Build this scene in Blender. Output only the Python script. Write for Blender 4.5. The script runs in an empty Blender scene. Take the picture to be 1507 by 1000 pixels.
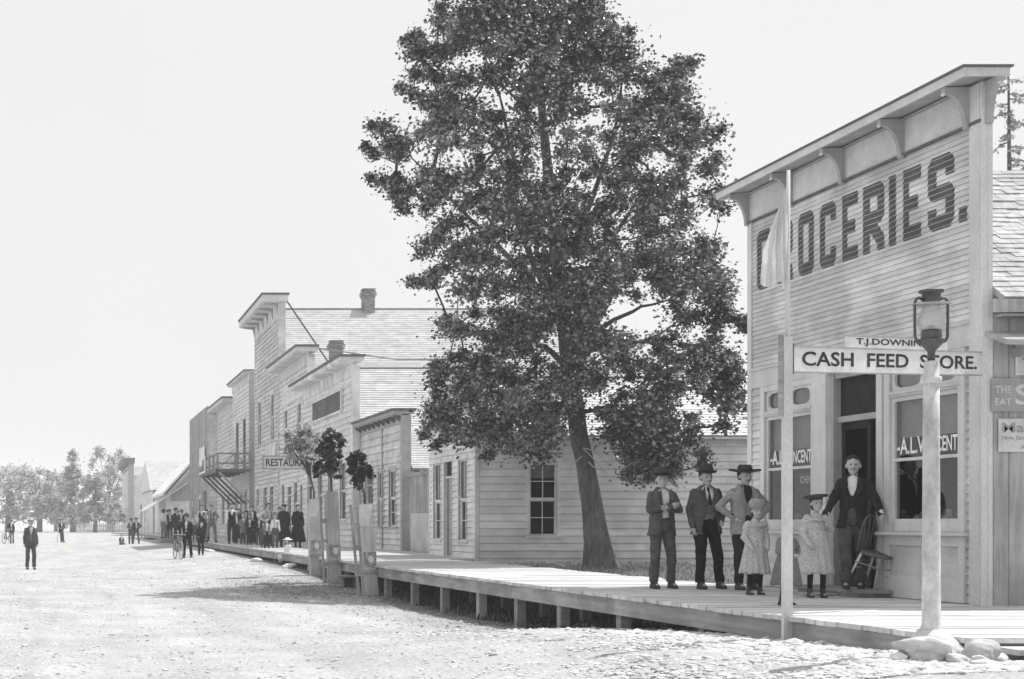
import bpy, bmesh, math, random
import numpy as np
from mathutils import Vector, Matrix, noise

R = random.Random(7)
NR = np.random.default_rng(11)
sc = bpy.context.scene
C = sc.collection

# ------------------------------------------------------------------ camera, world, sun, exposure
F = 2300.0                       # focal length in pixels of the 1507 wide photograph
EYE = 1.6
cam_d = bpy.data.cameras.new('camera')
cam = bpy.data.objects.new('camera', cam_d); C.objects.link(cam)
cam.location = (0, 0, EYE); cam.rotation_euler = (math.radians(90), 0, 0)
cam_d.sensor_width = 36; cam_d.lens = F/1507*36
cam_d.shift_x = (753.5-98)/1507; cam_d.shift_y = (771-500)/1507
cam_d.clip_start = 0.1; cam_d.clip_end = 6000
sc.camera = cam

SUN = Vector((0.43, 0.17, 0.885)).normalized()
w = bpy.data.worlds.new('World'); sc.world = w; w.use_nodes = True
nt = w.node_tree; nt.nodes.clear()
sky = nt.nodes.new('ShaderNodeTexSky'); sky.sky_type = 'NISHITA'; sky.sun_disc = False
sky.sun_elevation = math.asin(SUN.z); sky.sun_rotation = math.atan2(SUN.x, SUN.y)
sky.dust_density = 4.0; sky.air_density = 1.5
bw = nt.nodes.new('ShaderNodeRGBToBW')
mrg = nt.nodes.new('ShaderNodeMapRange'); mrg.clamp = False       # the plate holds no tone in the sky: even it out
mrg.inputs['From Min'].default_value = 0; mrg.inputs['From Max'].default_value = 30
mrg.inputs['To Min'].default_value = 4.3; mrg.inputs['To Max'].default_value = 7.4
bg = nt.nodes.new('ShaderNodeBackground'); bg.inputs['Strength'].default_value = 0.130
wo = nt.nodes.new('ShaderNodeOutputWorld')
nt.links.new(sky.outputs[0], bw.inputs[0]); nt.links.new(bw.outputs[0], mrg.inputs['Value'])
skn = nt.nodes.new('ShaderNodeTexNoise'); skn.inputs['Scale'].default_value = 3.5; skn.inputs['Detail'].default_value = 6   # thin uneven overcast
skr = nt.nodes.new('ShaderNodeMapRange'); skr.inputs['To Min'].default_value = .93; skr.inputs['To Max'].default_value = 1.07
skm = nt.nodes.new('ShaderNodeMath'); skm.operation = 'MULTIPLY'
nt.links.new(skn.outputs['Fac'], skr.inputs['Value']); nt.links.new(mrg.outputs[0], skm.inputs[0]); nt.links.new(skr.outputs[0], skm.inputs[1])
nt.links.new(skm.outputs[0], bg.inputs['Color']); nt.links.new(bg.outputs[0], wo.inputs[0])

sd = bpy.data.lights.new('sun', 'SUN'); sd.energy = 3.5; sd.angle = math.radians(0.6); sd.color = (1, 0.995, 0.985)
so = bpy.data.objects.new('sun', sd); C.objects.link(so)
so.rotation_euler = SUN.to_track_quat('Z', 'Y').to_euler(); so.location = (60, 20, 80)
sc.view_settings.view_transform = 'Standard'; sc.view_settings.look = 'None'
sc.view_settings.gamma = 1; sc.view_settings.use_curve_mapping = False
sc.view_settings.exposure = 0.5
sc.cycles.volume_bounces = 2
sc.cycles.max_bounces = 6; sc.cycles.transparent_max_bounces = 16

# ------------------------------------------------------------------ materials (all grey: the plate is black and white)
def newmat(name):
    m = bpy.data.materials.new(name); m.use_nodes = True
    nt = m.node_tree; b = nt.nodes['Principled BSDF']
    return m, nt, b
def N(nt, t, **kw):
    n = nt.nodes.new(t)
    for k, v in kw.items(): setattr(n, k, v)
    return n
def g3(v): return (v, v, v, 1)
def ramp(nt, stops):
    r = N(nt, 'ShaderNodeValToRGB'); e = r.color_ramp.elements
    e[0].position, e[0].color = stops[0][0], g3(stops[0][1])
    e[1].position, e[1].color = stops[-1][0], g3(stops[-1][1])
    for p, v in stops[1:-1]:
        k = e.new(p); k.color = g3(v)
    return r
def mixc(nt, a, b, f, mode='MIX'):
    m = N(nt, 'ShaderNodeMix', data_type='RGBA', blend_type=mode)
    for s, i in ((f, 0), (a, 6), (b, 7)):
        if isinstance(s, (int, float)): m.inputs[i].default_value = s if i == 0 else g3(s)
        else: nt.links.new(s, m.inputs[i])
    return m.outputs[2]
def mat(name, lo, hi, scale=6, stretch=(1, 1, 1), rough=0.85, bump=0.2, var=0.0, isl=0.0, fine=60, spots=0.0, spec=0.25, trans=0.0, dist=0.01):
    """noise between two greys + stains + random value per object (var) and per mesh island (isl)"""
    m, nt, b = newmat(name); L = nt.links.new
    tc = N(nt, 'ShaderNodeNewGeometry')
    mp = N(nt, 'ShaderNodeMapping'); mp.inputs['Scale'].default_value = stretch
    L(tc.outputs['Position'], mp.inputs[0])
    n1 = N(nt, 'ShaderNodeTexNoise'); n1.inputs['Scale'].default_value = scale; n1.inputs['Detail'].default_value = 8; n1.inputs['Roughness'].default_value = 0.65
    L(mp.outputs[0], n1.inputs['Vector'])
    r1 = ramp(nt, [(0.3, lo), (0.7, hi)]); L(n1.outputs['Fac'], r1.inputs[0])
    n2 = N(nt, 'ShaderNodeTexNoise'); n2.inputs['Scale'].default_value = fine; n2.inputs['Detail'].default_value = 4
    L(mp.outputs[0], n2.inputs['Vector'])
    r2 = ramp(nt, [(0.3, 0.88), (0.7, 1.07)]); L(n2.outputs['Fac'], r2.inputs[0])
    col = mixc(nt, r1.outputs[0], r2.outputs[0], 1.0, 'MULTIPLY')
    if spots:
        n3 = N(nt, 'ShaderNodeTexNoise'); n3.inputs['Scale'].default_value = 1.3; n3.inputs['Detail'].default_value = 5
        L(tc.outputs['Position'], n3.inputs['Vector'])
        r3 = ramp(nt, [(0.42, 1-spots), (0.62, 1.0)]); L(n3.outputs['Fac'], r3.inputs[0])
        col = mixc(nt, col, r3.outputs[0], 1.0, 'MULTIPLY')
    for amt, kind in ((var, 'o'), (isl, 'i')):
        if amt:
            if kind == 'o':
                o = N(nt, 'ShaderNodeObjectInfo').outputs['Random']
            else: o = tc.outputs['Random Per Island']
            r4 = ramp(nt, [(0, 1-amt), (1, 1+amt)] if amt < 1 else [(0, .3), (.52, .7), (.74, 2.0), (1, 5.2)]); L(o, r4.inputs[0])
            # values above one are kept by the ramp; its steep version paints leaf highlights
            col = mixc(nt, col, r4.outputs[0], 1.0, 'MULTIPLY')
    L(col, b.inputs['Base Color'])
    b.inputs['Roughness'].default_value = rough
    b.inputs['Specular IOR Level'].default_value = spec
    if bump:
        bp = N(nt, 'ShaderNodeBump'); bp.inputs['Strength'].default_value = bump; bp.inputs['Distance'].default_value = dist
        L(n2.outputs['Fac'], bp.inputs['Height']); L(bp.outputs[0], b.inputs['Normal'])
    if trans:
        out = nt.nodes['Material Output']; tr = N(nt, 'ShaderNodeBsdfTranslucent'); L(col, tr.inputs[0])
        ms = N(nt, 'ShaderNodeMixShader'); ms.inputs[0].default_value = trans
        L(b.outputs[0], ms.inputs[1]); L(tr.outputs[0], ms.inputs[2]); L(ms.outputs[0], out.inputs[0])
    return m

M = {}
M['cream'] = mat('grey_cream_paint', 0.579, 0.760, 3, (1, .6, 4), bump=.25, var=.12, spots=.24, fine=40)
M['cream_trim'] = mat('pale_trim_paint', 0.58, 0.72, 3, (1, 1, .4), bump=.15, var=.06, spots=.12)
M['frieze'] = mat('frieze_paint', 0.57, 0.70, 5, bump=.15, spots=.15)
M['white'] = mat('white_paint', 0.68, 0.88, 2, (1, 1, 1), bump=.15, var=.06, spots=.26)
M['white_sid'] = mat('white_siding_paint', 0.63, 0.83, 2.5, (1, .5, 3), bump=.15, isl=.08, spots=.15)
M['house'] = mat('house_siding_paint', 0.747, 0.850, 2.5, (.5, 1, 4), bump=.2, var=.10, spots=.2)
M['house_front'] = mat('house_front_paint', 0.632, 0.782, 2.5, (1, .5, 4), bump=.2, var=.08, spots=.15)
M['grey_sid'] = mat('grey_siding_paint', 0.530, 0.721, 2, (1, .5, 3), bump=.2, isl=.10, spots=.2)
M['trim_mid'] = mat('mid_trim_paint', 0.32, 0.44, 4, bump=.15)
M['dark_trim'] = mat('dark_trim_paint', .10, .17, 4, bump=.1)
M['dark_panel'] = mat('dark_painted_panel', .07, .2, 5, bump=.1, spots=.3)
M['letter'] = mat('faded_black_lettering', 0.056, 0.136, 7, bump=.1, spots=.3, fine=80)
M['ink'] = mat('black_sign_paint', .02, .06, 9, bump=0)
M['ink_faded'] = mat('faded_sign_paint', .22, .4, 9, bump=0)
M['sign'] = mat('white_sign_board', .68, .82, 4, (1, 1, 1), bump=.1, spots=.08)
M['gold'] = mat('white_window_lettering', .75, .9, 10, bump=0)
M['deck'] = mat('worn_deck_plank', 0.48, 0.70, 2.5, (.4, 6, 1), bump=.35, var=.16, isl=.16, fine=30, spots=.12)
M['beam'] = mat('weathered_beam', 0.276, 0.488, 3, (1, .4, 5), bump=.3, var=.1, spots=.3)
M['oldwood'] = mat('old_grey_boards', 0.25, 0.43, 3, (5, 5, .35), bump=.4, var=.22, isl=.2, spots=.25, fine=30)
M['guard'] = mat('rough_guard_boards', 0.384, 0.581, 3, (6, 6, .4), bump=.4, var=.15, spots=.2, fine=30)
M['shingle'] = mat('weathered_shingles', 0.56, 0.81, 4, (3, 1, 1), bump=.08, isl=.13, var=.2, spots=.12)
M['shingle2'] = mat('dark_weathered_shingles', 0.320, 0.562, 4, (3, 1, 1), bump=.12, isl=.2, spots=.22)
M['shingle_far'] = mat('pale_far_shingles', 0.406, 0.562, 2, (1, 1, 1), bump=0, isl=.09, spots=.08)  # one pale tone shared by the distant roofs
M['brick'] = mat('old_brick', .18, .32, 12, bump=.4, isl=.3, var=.25)
M['mortar'] = mat('mortar', .35, .5, 12, bump=.3)
M['bark'] = mat('maple_bark', 0.086, 0.259, 5, (3, 3, .6), bump=.9, fine=22, spots=.3, dist=.03)
M['twig'] = mat('twig_bark', 0.056, 0.140, 6, bump=.3)
M['deadtwig'] = mat('bare_pale_twig', .45, .6, 6, bump=.1)
M['leaf'] = mat('maple_leaves', 0.056, 0.142, 1.2, bump=0, isl=1.0, rough=.35, spec=.9, trans=.14)
M['leaf_highlight'] = mat('painted_highlight_leaf_tone', .14, .30, 1.2, bump=0, isl=.6, rough=.4, spec=.7, trans=.14)  # paler leaf colour stands in for sunlit highlights in the crown
M['leaf2'] = mat('young_maple_leaves', 0.043, 0.097, 1.2, bump=0, isl=.5, rough=.45, spec=.5, trans=.25)
M['leafpale'] = mat('pale_leaves', 0.29, 0.49, 1.2, bump=0, isl=.3, rough=.5, trans=.3)
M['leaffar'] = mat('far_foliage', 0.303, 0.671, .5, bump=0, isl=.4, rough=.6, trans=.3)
M['grass'] = mat('dry_grass', .22, .42, 2, bump=0, isl=.4, trans=.3)
M['stone'] = mat('pale_river_stone', 0.51, 0.73, 6, bump=.35, var=.15, isl=.22, spots=.1)
M['litter'] = mat('dead_leaves_and_chips', .06, .2, 4, bump=0, isl=.5)
M['soil'] = mat('dark_soil', .12, .25, 3, bump=.5)
M['metal'] = mat('dark_painted_metal', .05, .10, 8, rough=.4, bump=.05, spec=.5)
M['metal_lt'] = mat('dull_tin', .3, .45, 8, rough=.35, bump=.05, spec=.5)
M['rubber'] = mat('tyre_rubber', .25, .4, 8, bump=0)
M['paper'] = mat('weathered_paper', .55, .72, 6, bump=.15, spots=.15)
M['paper_dk'] = mat('printed_paper', .08, .5, 16, bump=0, fine=50)
M['shade'] = mat('roller_blind', .30, .42, 5, bump=.2, spots=.1)
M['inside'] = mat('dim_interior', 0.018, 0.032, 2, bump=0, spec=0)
M['whitewash'] = mat('blotchy_whitewash', .42, .80, 7, (1, 1, .5), bump=.6, fine=45, spots=.2)
M['void'] = mat('dark_wire_screen', .006, .012, 4, bump=0, spec=0)
M['darkdoor'] = mat('dark_door_paint', 0.025, 0.045, 4, bump=.1, spec=.08)
M['goods'] = mat('shelf_goods', .1, .5, 14, bump=0, isl=.6)
M['flag'] = mat('faded_flag_cloth', .62, .8, 3, bump=.1, trans=.35)
M['skin'] = mat('skin', 0.380, 0.485, 12, bump=.05, rough=.6)
M['face_dark'] = mat('brow_and_eye', 0.133, 0.228, 12, bump=0)
M['hair_d'] = mat('dark_hair', .015, .04, 30, bump=.4)
M['hair_l'] = mat('fair_hair', .4, .6, 30, bump=.4)
def cloth(n, lo, hi, sp=0.0): M[n] = mat(n, lo, hi, 9, bump=.35, fine=90, spots=sp, rough=.95, spec=.1, dist=.006)
cloth('black_cloth', .010, .025); cloth('dark_cloth', .018, .04); cloth('grey_cloth', .13, .21)
cloth('mid_cloth', .06, .12); cloth('tan_cloth', .24, .35); cloth('light_cloth', .45, .6); cloth('white_cloth', .66, .8)
cloth('felt_dark', .035, .07); cloth('felt_grey', .16, .24); cloth('straw', .5, .65); cloth('leather', .04, .09)
M['print_cloth'] = mat('print_dress_cloth', .30, .66, 42, bump=.3, fine=110, rough=.95, spec=.1)

def glassmat(name, lo, refl=.5, milk=0.0):
    m, nt, b = newmat(name); L = nt.links.new; nt.nodes.remove(b)
    out = nt.nodes['Material Output']
    t = N(nt, 'ShaderNodeBsdfTransparent'); t.inputs[0].default_value = g3(lo)
    g = N(nt, 'ShaderNodeBsdfGlossy'); g.inputs['Roughness'].default_value = .04; g.inputs[0].default_value = g3(.9)
    nz = N(nt, 'ShaderNodeTexNoise'); nz.inputs['Scale'].default_value = 1.7
    geo = N(nt, 'ShaderNodeNewGeometry'); L(geo.outputs['Position'], nz.inputs['Vector'])
    bp = N(nt, 'ShaderNodeBump'); bp.inputs['Strength'].default_value = .25; bp.inputs['Distance'].default_value = .02
    L(nz.outputs['Fac'], bp.inputs['Height']); L(bp.outputs[0], g.inputs['Normal'])
    fr = N(nt, 'ShaderNodeFresnel'); fr.inputs[0].default_value = 1.5
    mu = N(nt, 'ShaderNodeMath', operation='MULTIPLY'); mu.inputs[1].default_value = refl; L(fr.outputs[0], mu.inputs[0])
    ms = N(nt, 'ShaderNodeMixShader'); L(mu.outputs[0], ms.inputs[0]); L(t.outputs[0], ms.inputs[1]); L(g.outputs[0], ms.inputs[2])
    if milk:
        d = N(nt, 'ShaderNodeBsdfDiffuse'); d.inputs[0].default_value = g3(.7)
        m2 = N(nt, 'ShaderNodeMixShader'); m2.inputs[0].default_value = milk
        L(ms.outputs[0], m2.inputs[1]); L(d.outputs[0], m2.inputs[2]); ms = m2
    L(ms.outputs[0], out.inputs[0]); return m
M['glass'] = glassmat('window_glass', .7, .09)
M['lampglass'] = glassmat('lantern_glass', .92, .8, .42)

# ground: pale dust and gravel with darker trodden patches, dark soil and painted-in shade
def groundmat():
    m, nt, b = newmat('dusty_gravel'); L = nt.links.new
    geo = N(nt, 'ShaderNodeNewGeometry')
    def nz(s, d=8, r=.6, st=None):
        n = N(nt, 'ShaderNodeTexNoise'); n.inputs['Scale'].default_value = s; n.inputs['Detail'].default_value = d; n.inputs['Roughness'].default_value = r
        if st:
            mp = N(nt, 'ShaderNodeMapping'); mp.inputs['Scale'].default_value = st; L(geo.outputs['Position'], mp.inputs[0]); L(mp.outputs[0], n.inputs['Vector'])
        else: L(geo.outputs['Position'], n.inputs['Vector'])
        return n
    a = nz(.55, 9); ra = ramp(nt, [(.32, .41), (.7, .56)]); L(a.outputs['Fac'], ra.inputs[0])
    c = nz(26, 6, .75); rc = ramp(nt, [(.36, .5), (.47, .98), (.75, 1.12)]); L(c.outputs['Fac'], rc.inputs[0])
    v = N(nt, 'ShaderNodeTexVoronoi'); v.inputs['Scale'].default_value = 14; L(geo.outputs['Position'], v.inputs['Vector'])
    rv = ramp(nt, [(.0, 1.08), (.55, .86)]); L(v.outputs['Distance'], rv.inputs[0])
    tr = nz(.9, 5, .6, (1, .12, 1)); rt = ramp(nt, [(.38, .86), (.6, 1.0)]); L(tr.outputs['Fac'], rt.inputs[0])
    col = mixc(nt, ra.outputs[0], rc.outputs[0], 1, 'MULTIPLY'); col = mixc(nt, col, rv.outputs[0], 1, 'MULTIPLY'); col = mixc(nt, col, rt.outputs[0], 1, 'MULTIPLY')
    sx = N(nt, 'ShaderNodeSeparateXYZ'); L(geo.outputs['Position'], sx.inputs[0])
    def mr(sock, a0, a1):
        r_ = N(nt, 'ShaderNodeMapRange'); r_.interpolation_type = 'SMOOTHSTEP'; L(sock, r_.inputs[0]); r_.inputs[1].default_value = a0; r_.inputs[2].default_value = a1; return r_.outputs[0]
    def mt(op, p, q):
        m_ = N(nt, 'ShaderNodeMath', operation=op)
        for i_, v_ in enumerate((p, q)):
            if isinstance(v_, (int, float)): m_.inputs[i_].default_value = v_
            else: L(v_, m_.inputs[i_])
        return m_.outputs[0]
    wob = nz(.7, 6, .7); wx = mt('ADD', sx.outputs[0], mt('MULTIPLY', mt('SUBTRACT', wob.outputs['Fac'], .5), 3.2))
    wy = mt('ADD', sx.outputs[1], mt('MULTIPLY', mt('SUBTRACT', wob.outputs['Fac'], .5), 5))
    soil = mt('MULTIPLY', mr(wx, 6.1, 7.3), mt('MULTIPLY', mr(wy, 19.5, 23), mr(wy, 75, 58)))  # dark soil and debris, with the walk's shade painted into the tone
    pt = mt('MULTIPLY', mt('MULTIPLY', mr(wx, 3.2, 5.6), .75), mt('MULTIPLY', mr(wy, 33.5, 36), mr(wy, 43, 39)))  # dark litter patch, the maple's shadow put into the road colour
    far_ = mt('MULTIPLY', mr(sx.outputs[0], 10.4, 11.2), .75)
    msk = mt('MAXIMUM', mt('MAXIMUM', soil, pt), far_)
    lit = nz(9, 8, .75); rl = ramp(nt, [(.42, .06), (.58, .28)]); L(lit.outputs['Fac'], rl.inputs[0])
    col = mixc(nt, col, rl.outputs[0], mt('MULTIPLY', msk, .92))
    sp = nz(7.5, 3, .55); rs_ = ramp(nt, [(.645, 1.0), (.69, .35)]); L(sp.outputs['Fac'], rs_.inputs[0]); col = mixc(nt, col, rs_.outputs[0], 1, 'MULTIPLY')
    L(col, b.inputs['Base Color']); b.inputs['Roughness'].default_value = .95; b.inputs['Specular IOR Level'].default_value = .1
    ad = N(nt, 'ShaderNodeMath', operation='ADD'); L(c.outputs['Fac'], ad.inputs[0]); L(v.outputs['Distance'], ad.inputs[1])
    bp = N(nt, 'ShaderNodeBump'); bp.inputs['Strength'].default_value = .5; bp.inputs['Distance'].default_value = .012
    L(ad.outputs[0], bp.inputs['Height']); L(bp.outputs[0], b.inputs['Normal'])
    return m
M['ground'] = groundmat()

# ------------------------------------------------------------------ mesh helpers
def wmat(o):
    m = o.matrix_basis.copy()
    if o.parent: m = wmat(o.parent) @ o.matrix_parent_inverse @ m
    return m
def link(o, parent=None, world=True):
    C.objects.link(o)
    if parent:
        o.parent = parent
        if world: o.matrix_parent_inverse = wmat(parent).inverted()
    return o
def thing(name, label, cat, loc=(0, 0, 0), group=None, kind=None, rz=0):
    o = bpy.data.objects.new(name, None); C.objects.link(o); o.location = loc; o.rotation_euler = (0, 0, rz)
    o.empty_display_size = .3
    tag(o, label, cat, group, kind); return o
def tag(o, label=None, cat=None, group=None, kind=None):
    if label: o['label'] = label
    if cat: o['category'] = cat
    if group: o['group'] = group
    if kind: o['kind'] = kind
    return o
class MB:
    def __init__(s): s.v = []; s.f = []
    def add(s, vs, fs):
        b = len(s.v); s.v += [tuple(v) for v in vs]; s.f += [tuple(b+i for i in f) for f in fs]; return s
    def box(s, x0, x1, y0, y1, z0, z1):
        if x0 > x1: x0, x1 = x1, x0
        if y0 > y1: y0, y1 = y1, y0
        return s.add([(x0,y0,z0),(x1,y0,z0),(x1,y1,z0),(x0,y1,z0),(x0,y0,z1),(x1,y0,z1),(x1,y1,z1),(x0,y1,z1)],
              [(0,3,2,1),(4,5,6,7),(0,1,5,4),(1,2,6,5),(2,3,7,6),(3,0,4,7)])
    def beam(s, a, b, w, h, up=(0, 0, 1)):
        a = Vector(a); b = Vector(b); d = (b-a).normalized(); u = Vector(up)
        sd = d.cross(u)
        if sd.length < 1e-4: sd = d.cross(Vector((1, 0, 0)))
        sd.normalize(); u = sd.cross(d).normalized(); sd *= w/2; u *= h/2
        return s.add([a-sd-u, a+sd-u, a+sd+u, a-sd+u, b-sd-u, b+sd-u, b+sd+u, b-sd+u],
              [(0,1,2,3),(7,6,5,4),(0,4,5,1),(1,5,6,2),(2,6,7,3),(3,7,4,0)])
    def tube(s, pts, rad, n=8, caps=True):
        pts = [Vector(p) for p in pts]
        if isinstance(rad, (int, float)): rad = [rad]*len(pts)
        vs = []; fs = []; prev = None
        for i, p in enumerate(pts):
            d = (pts[min(i+1, len(pts)-1)]-pts[max(i-1, 0)])
            d = d.normalized() if d.length > 1e-9 else Vector((0, 0, 1))
            if prev is None:
                a = d.cross(Vector((0, 0, 1)) if abs(d.z) < .9 else Vector((1, 0, 0))).normalized()
            else:
                a = prev - d*prev.dot(d); a = a.normalized() if a.length > 1e-6 else d.orthogonal().normalized()
            prev = a; b = d.cross(a)
            for k in range(n):
                t = 2*math.pi*k/n; vs.append(p+(a*math.cos(t)+b*math.sin(t))*rad[i])
        for i in range(len(pts)-1):
            for k in range(n):
                k2 = (k+1) % n; fs.append((i*n+k, i*n+k2, (i+1)*n+k2, (i+1)*n+k))
        if caps: fs.append(tuple(range(n-1, -1, -1))); fs.append(tuple((len(pts)-1)*n+k for k in range(n)))
        return s.add(vs, fs)
    def caps(s, a, b, ra, rb, n=12):
        a = Vector(a); b = Vector(b); d = b-a
        if d.length < 1e-6: d = Vector((0, 0, .001))
        d.normalize(); P = []; Q = []
        for t in (-1, -.8, -.45): P.append(a+d*ra*t); Q.append(ra*math.sqrt(max(0.02, 1-t*t)))
        P += [a, b]; Q += [ra, rb]
        for t in (.45, .8, 1): P.append(b+d*rb*t); Q.append(rb*math.sqrt(max(0.02, 1-t*t)))
        return s.tube(P, Q, n)
    def sections(s, secs, n=20, caps=True):
        """horizontal ellipses (cx, cy, z, rx, ry)"""
        vs = []; fs = []
        for (cx, cy, z, rx, ry) in secs:
            for k in range(n):
                t = 2*math.pi*k/n; vs.append((cx+rx*math.cos(t), cy+ry*math.sin(t), z))
        m = len(secs)
        for i in range(m-1):
            for k in range(n):
                k2 = (k+1) % n; fs.append((i*n+k, i*n+k2, (i+1)*n+k2, (i+1)*n+k))
        if caps: fs.append(tuple(range(n-1, -1, -1))); fs.append(tuple((m-1)*n+k for k in range(n)))
        return s.add(vs, fs)
    def ell(s, c, r, n=12, m=8):
        secs = []
        for i in range(m+1):
            t = -math.pi/2+math.pi*i/m; secs.append((c[0], c[1], c[2]+r[2]*math.sin(t), max(1e-4, r[0]*math.cos(t)), max(1e-4, r[1]*math.cos(t))))
        return s.sections(secs, n)
    def prism(s, poly, axis, a0, a1):
        """poly: 2D points in the plane across axis"""
        n = len(poly)
        def P(p, a):
            return (a, p[0], p[1]) if axis == 'x' else ((p[0], a, p[1]) if axis == 'y' else (p[0], p[1], a))
        vs = [P(p, a0) for p in poly]+[P(p, a1) for p in poly]
        fs = [tuple(range(n)), tuple(range(2*n-1, n-1, -1))]+[(i, i+n, (i+1) % n+n, (i+1) % n) for i in range(n)]
        return s.add(vs, fs)
    def mesh(s, name, off=(0, 0, 0)):
        me = bpy.data.meshes.new(name)
        me.from_pydata([(v[0]-off[0], v[1]-off[1], v[2]-off[2]) for v in s.v], [], s.f); me.update(); return me
    def build(s, name, m, parent=None, smooth=False, recalc=True, world=True):
        if not s.v: return None
        if world:
            a = np.array(s.v); lo = a.min(0); hi = a.max(0); off = ((lo[0]+hi[0])/2, (lo[1]+hi[1])/2, lo[2])
        else: off = (0, 0, 0)
        me = s.mesh(name, off)
        if recalc:
            bm = bmesh.new(); bm.from_mesh(me); bmesh.ops.recalc_face_normals(bm, faces=bm.faces); bm.to_mesh(me); bm.free()
        for mm in (m if isinstance(m, list) else [m]): me.materials.append(mm)
        if smooth: me.polygons.foreach_set('use_smooth', [True]*len(me.polygons))
        o = bpy.data.objects.new(name, me); o.location = off
        return link(o, parent, world)
def np_obj(name, verts, faces, m, parent=None, smooth=False):
    verts = np.asarray(verts, dtype=np.float32); faces = np.asarray(faces, dtype=np.int32); k = faces.shape[1]
    me = bpy.data.meshes.new(name); me.vertices.add(len(verts)); me.vertices.foreach_set('co', verts.ravel())
    me.loops.add(faces.size); me.loops.foreach_set('vertex_index', faces.ravel())
    me.polygons.add(len(faces)); me.polygons.foreach_set('loop_start', np.arange(0, faces.size, k, dtype=np.int32))
    me.polygons.foreach_set('use_smooth', np.full(len(faces), bool(smooth)))
    me.update(calc_edges=True); me.materials.append(m)
    return link(bpy.data.objects.new(name, me), parent)
# shared unit meshes for boards
_unit = {}
def unit(kind, m):
    key = (kind, m.name)
    if key in _unit: return _unit[key]
    b = MB()
    if kind == 'cube': b.box(0, 1, 0, 1, 0, 1)
    else:
        # lapped board: full thickness at the foot, a fifth at the head; outward is -x ('lapx') or -y ('lapy')
        q = .8
        vs = [(0,0,0),(1,0,0),(1,1,0),(0,1,0),(q,0,1),(1,0,1),(1,1,1),(q,1,1)]
        if kind == 'lapy': vs = [(v[1], v[0], v[2]) for v in vs]
        b.add(vs, [(0,3,2,1),(4,5,6,7),(0,1,5,4),(1,2,6,5),(2,3,7,6),(3,0,4,7)])
    me = b.mesh(kind); bm = bmesh.new(); bm.from_mesh(me); bmesh.ops.recalc_face_normals(bm, faces=bm.faces)
    bm.to_mesh(me); bm.free(); me.materials.append(m); _unit[key] = me; return me
def piece(name, m, parent, x0, x1, y0, y1, z0, z1, kind='cube', rot=None):
    o = bpy.data.objects.new(name, unit(kind, m)); o.location = (x0, y0, z0); o.scale = (x1-x0, y1-y0, z1-z0)
    if rot: o.rotation_euler = rot
    return link(o, parent)

# walls: face 'x' looks at the street (outward -x), face 'y' looks at the camera (outward -y)
def wbox(b, face, pl, a0, a1, d0, d1, z0, z1):
    if face == 'x': b.box(pl-d1, pl-d0, a0, a1, z0, z1)
    else: b.box(a0, a1, pl-d1, pl-d0, z0, z1)
    return b
def wp(face, pl, a, d, z): return (pl-d, a, z) if face == 'x' else (a, pl-d, z)
def cells(a0, a1, z0, z1, ops):
    zs = sorted({z0, z1, *[min(max(z, z0), z1) for o in ops for z in (o[2], o[3])]})
    for i in range(len(zs)-1):
        zm = (zs[i]+zs[i+1])/2; iv = sorted([(o[0], o[1]) for o in ops if o[2] < zm < o[3]]); cur = a0
        for p, q in iv:
            if p > cur: yield cur, min(p, a1), zs[i], zs[i+1]
            cur = max(cur, q)
        if cur < a1: yield cur, a1, zs[i], zs[i+1]
def wall(parent, m, face, pl, a0, a1, z0, z1, ops=(), th=.14, name='wall'):
    b = MB()
    for p, q, r, t in cells(a0, a1, z0, z1, ops): wbox(b, face, pl, p, q, -th, 0, r, t)
    return b.build(name, m, parent)
def siding(parent, m, face, pl, a0, a1, z0, z1, e, ops=(), single=True, t=.022, joint=3.6, name='siding_board', gap=.013):
    n = max(1, round((z1-z0)/e)); e = (z1-z0)/n; b = MB()
    for i in range(n):
        zb = z0+i*e; zm = zb+e/2
        iv = sorted([(o[0], o[1]) for o in ops if o[2] < zm < o[3]]); cur = a0; segs = []
        for p, q in iv:
            if p > cur+.01: segs.append((cur, p))
            cur = max(cur, q)
        if cur < a1-.01: segs.append((cur, a1))
        for p, q in segs:
            cuts = [p]
            while q-cuts[-1] > joint*1.3: cuts.append(cuts[-1]+joint*R.uniform(.6, 1.1))
            cuts.append(q)
            for k in range(len(cuts)-1):
                c0 = cuts[k]+(.002 if k else 0); c1 = cuts[k+1]
                tt = t*R.uniform(.85, 1.2)
                if single:
                    if face == 'x': piece(name, m, parent, pl-tt, pl-.001, c0, c1, zb, zb+e-gap, 'lapx', rot=(R.uniform(-.0012, .0012), 0, 0))
                    else: piece(name, m, parent, c0, c1, pl-tt, pl-.001, zb, zb+e-gap, 'lapy')
                else:
                    f = .2; zt = zb+e-gap*1.3
                    vs = [wp(face, pl, c0, tt, zb), wp(face, pl, c1, tt, zb), wp(face, pl, c1, .001, zb), wp(face, pl, c0, .001, zb),
                          wp(face, pl, c0, tt*f, zt), wp(face, pl, c1, tt*f, zt), wp(face, pl, c1, .001, zt), wp(face, pl, c0, .001, zt)]
                    b.add(vs, [(0,1,2,3),(4,7,6,5),(0,4,5,1),(1,5,6,2),(2,6,7,3),(3,7,4,0)])
    if not single:
        o = b.build('siding', m, parent)
        if o: o['kind'] = 'stuff'
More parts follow.
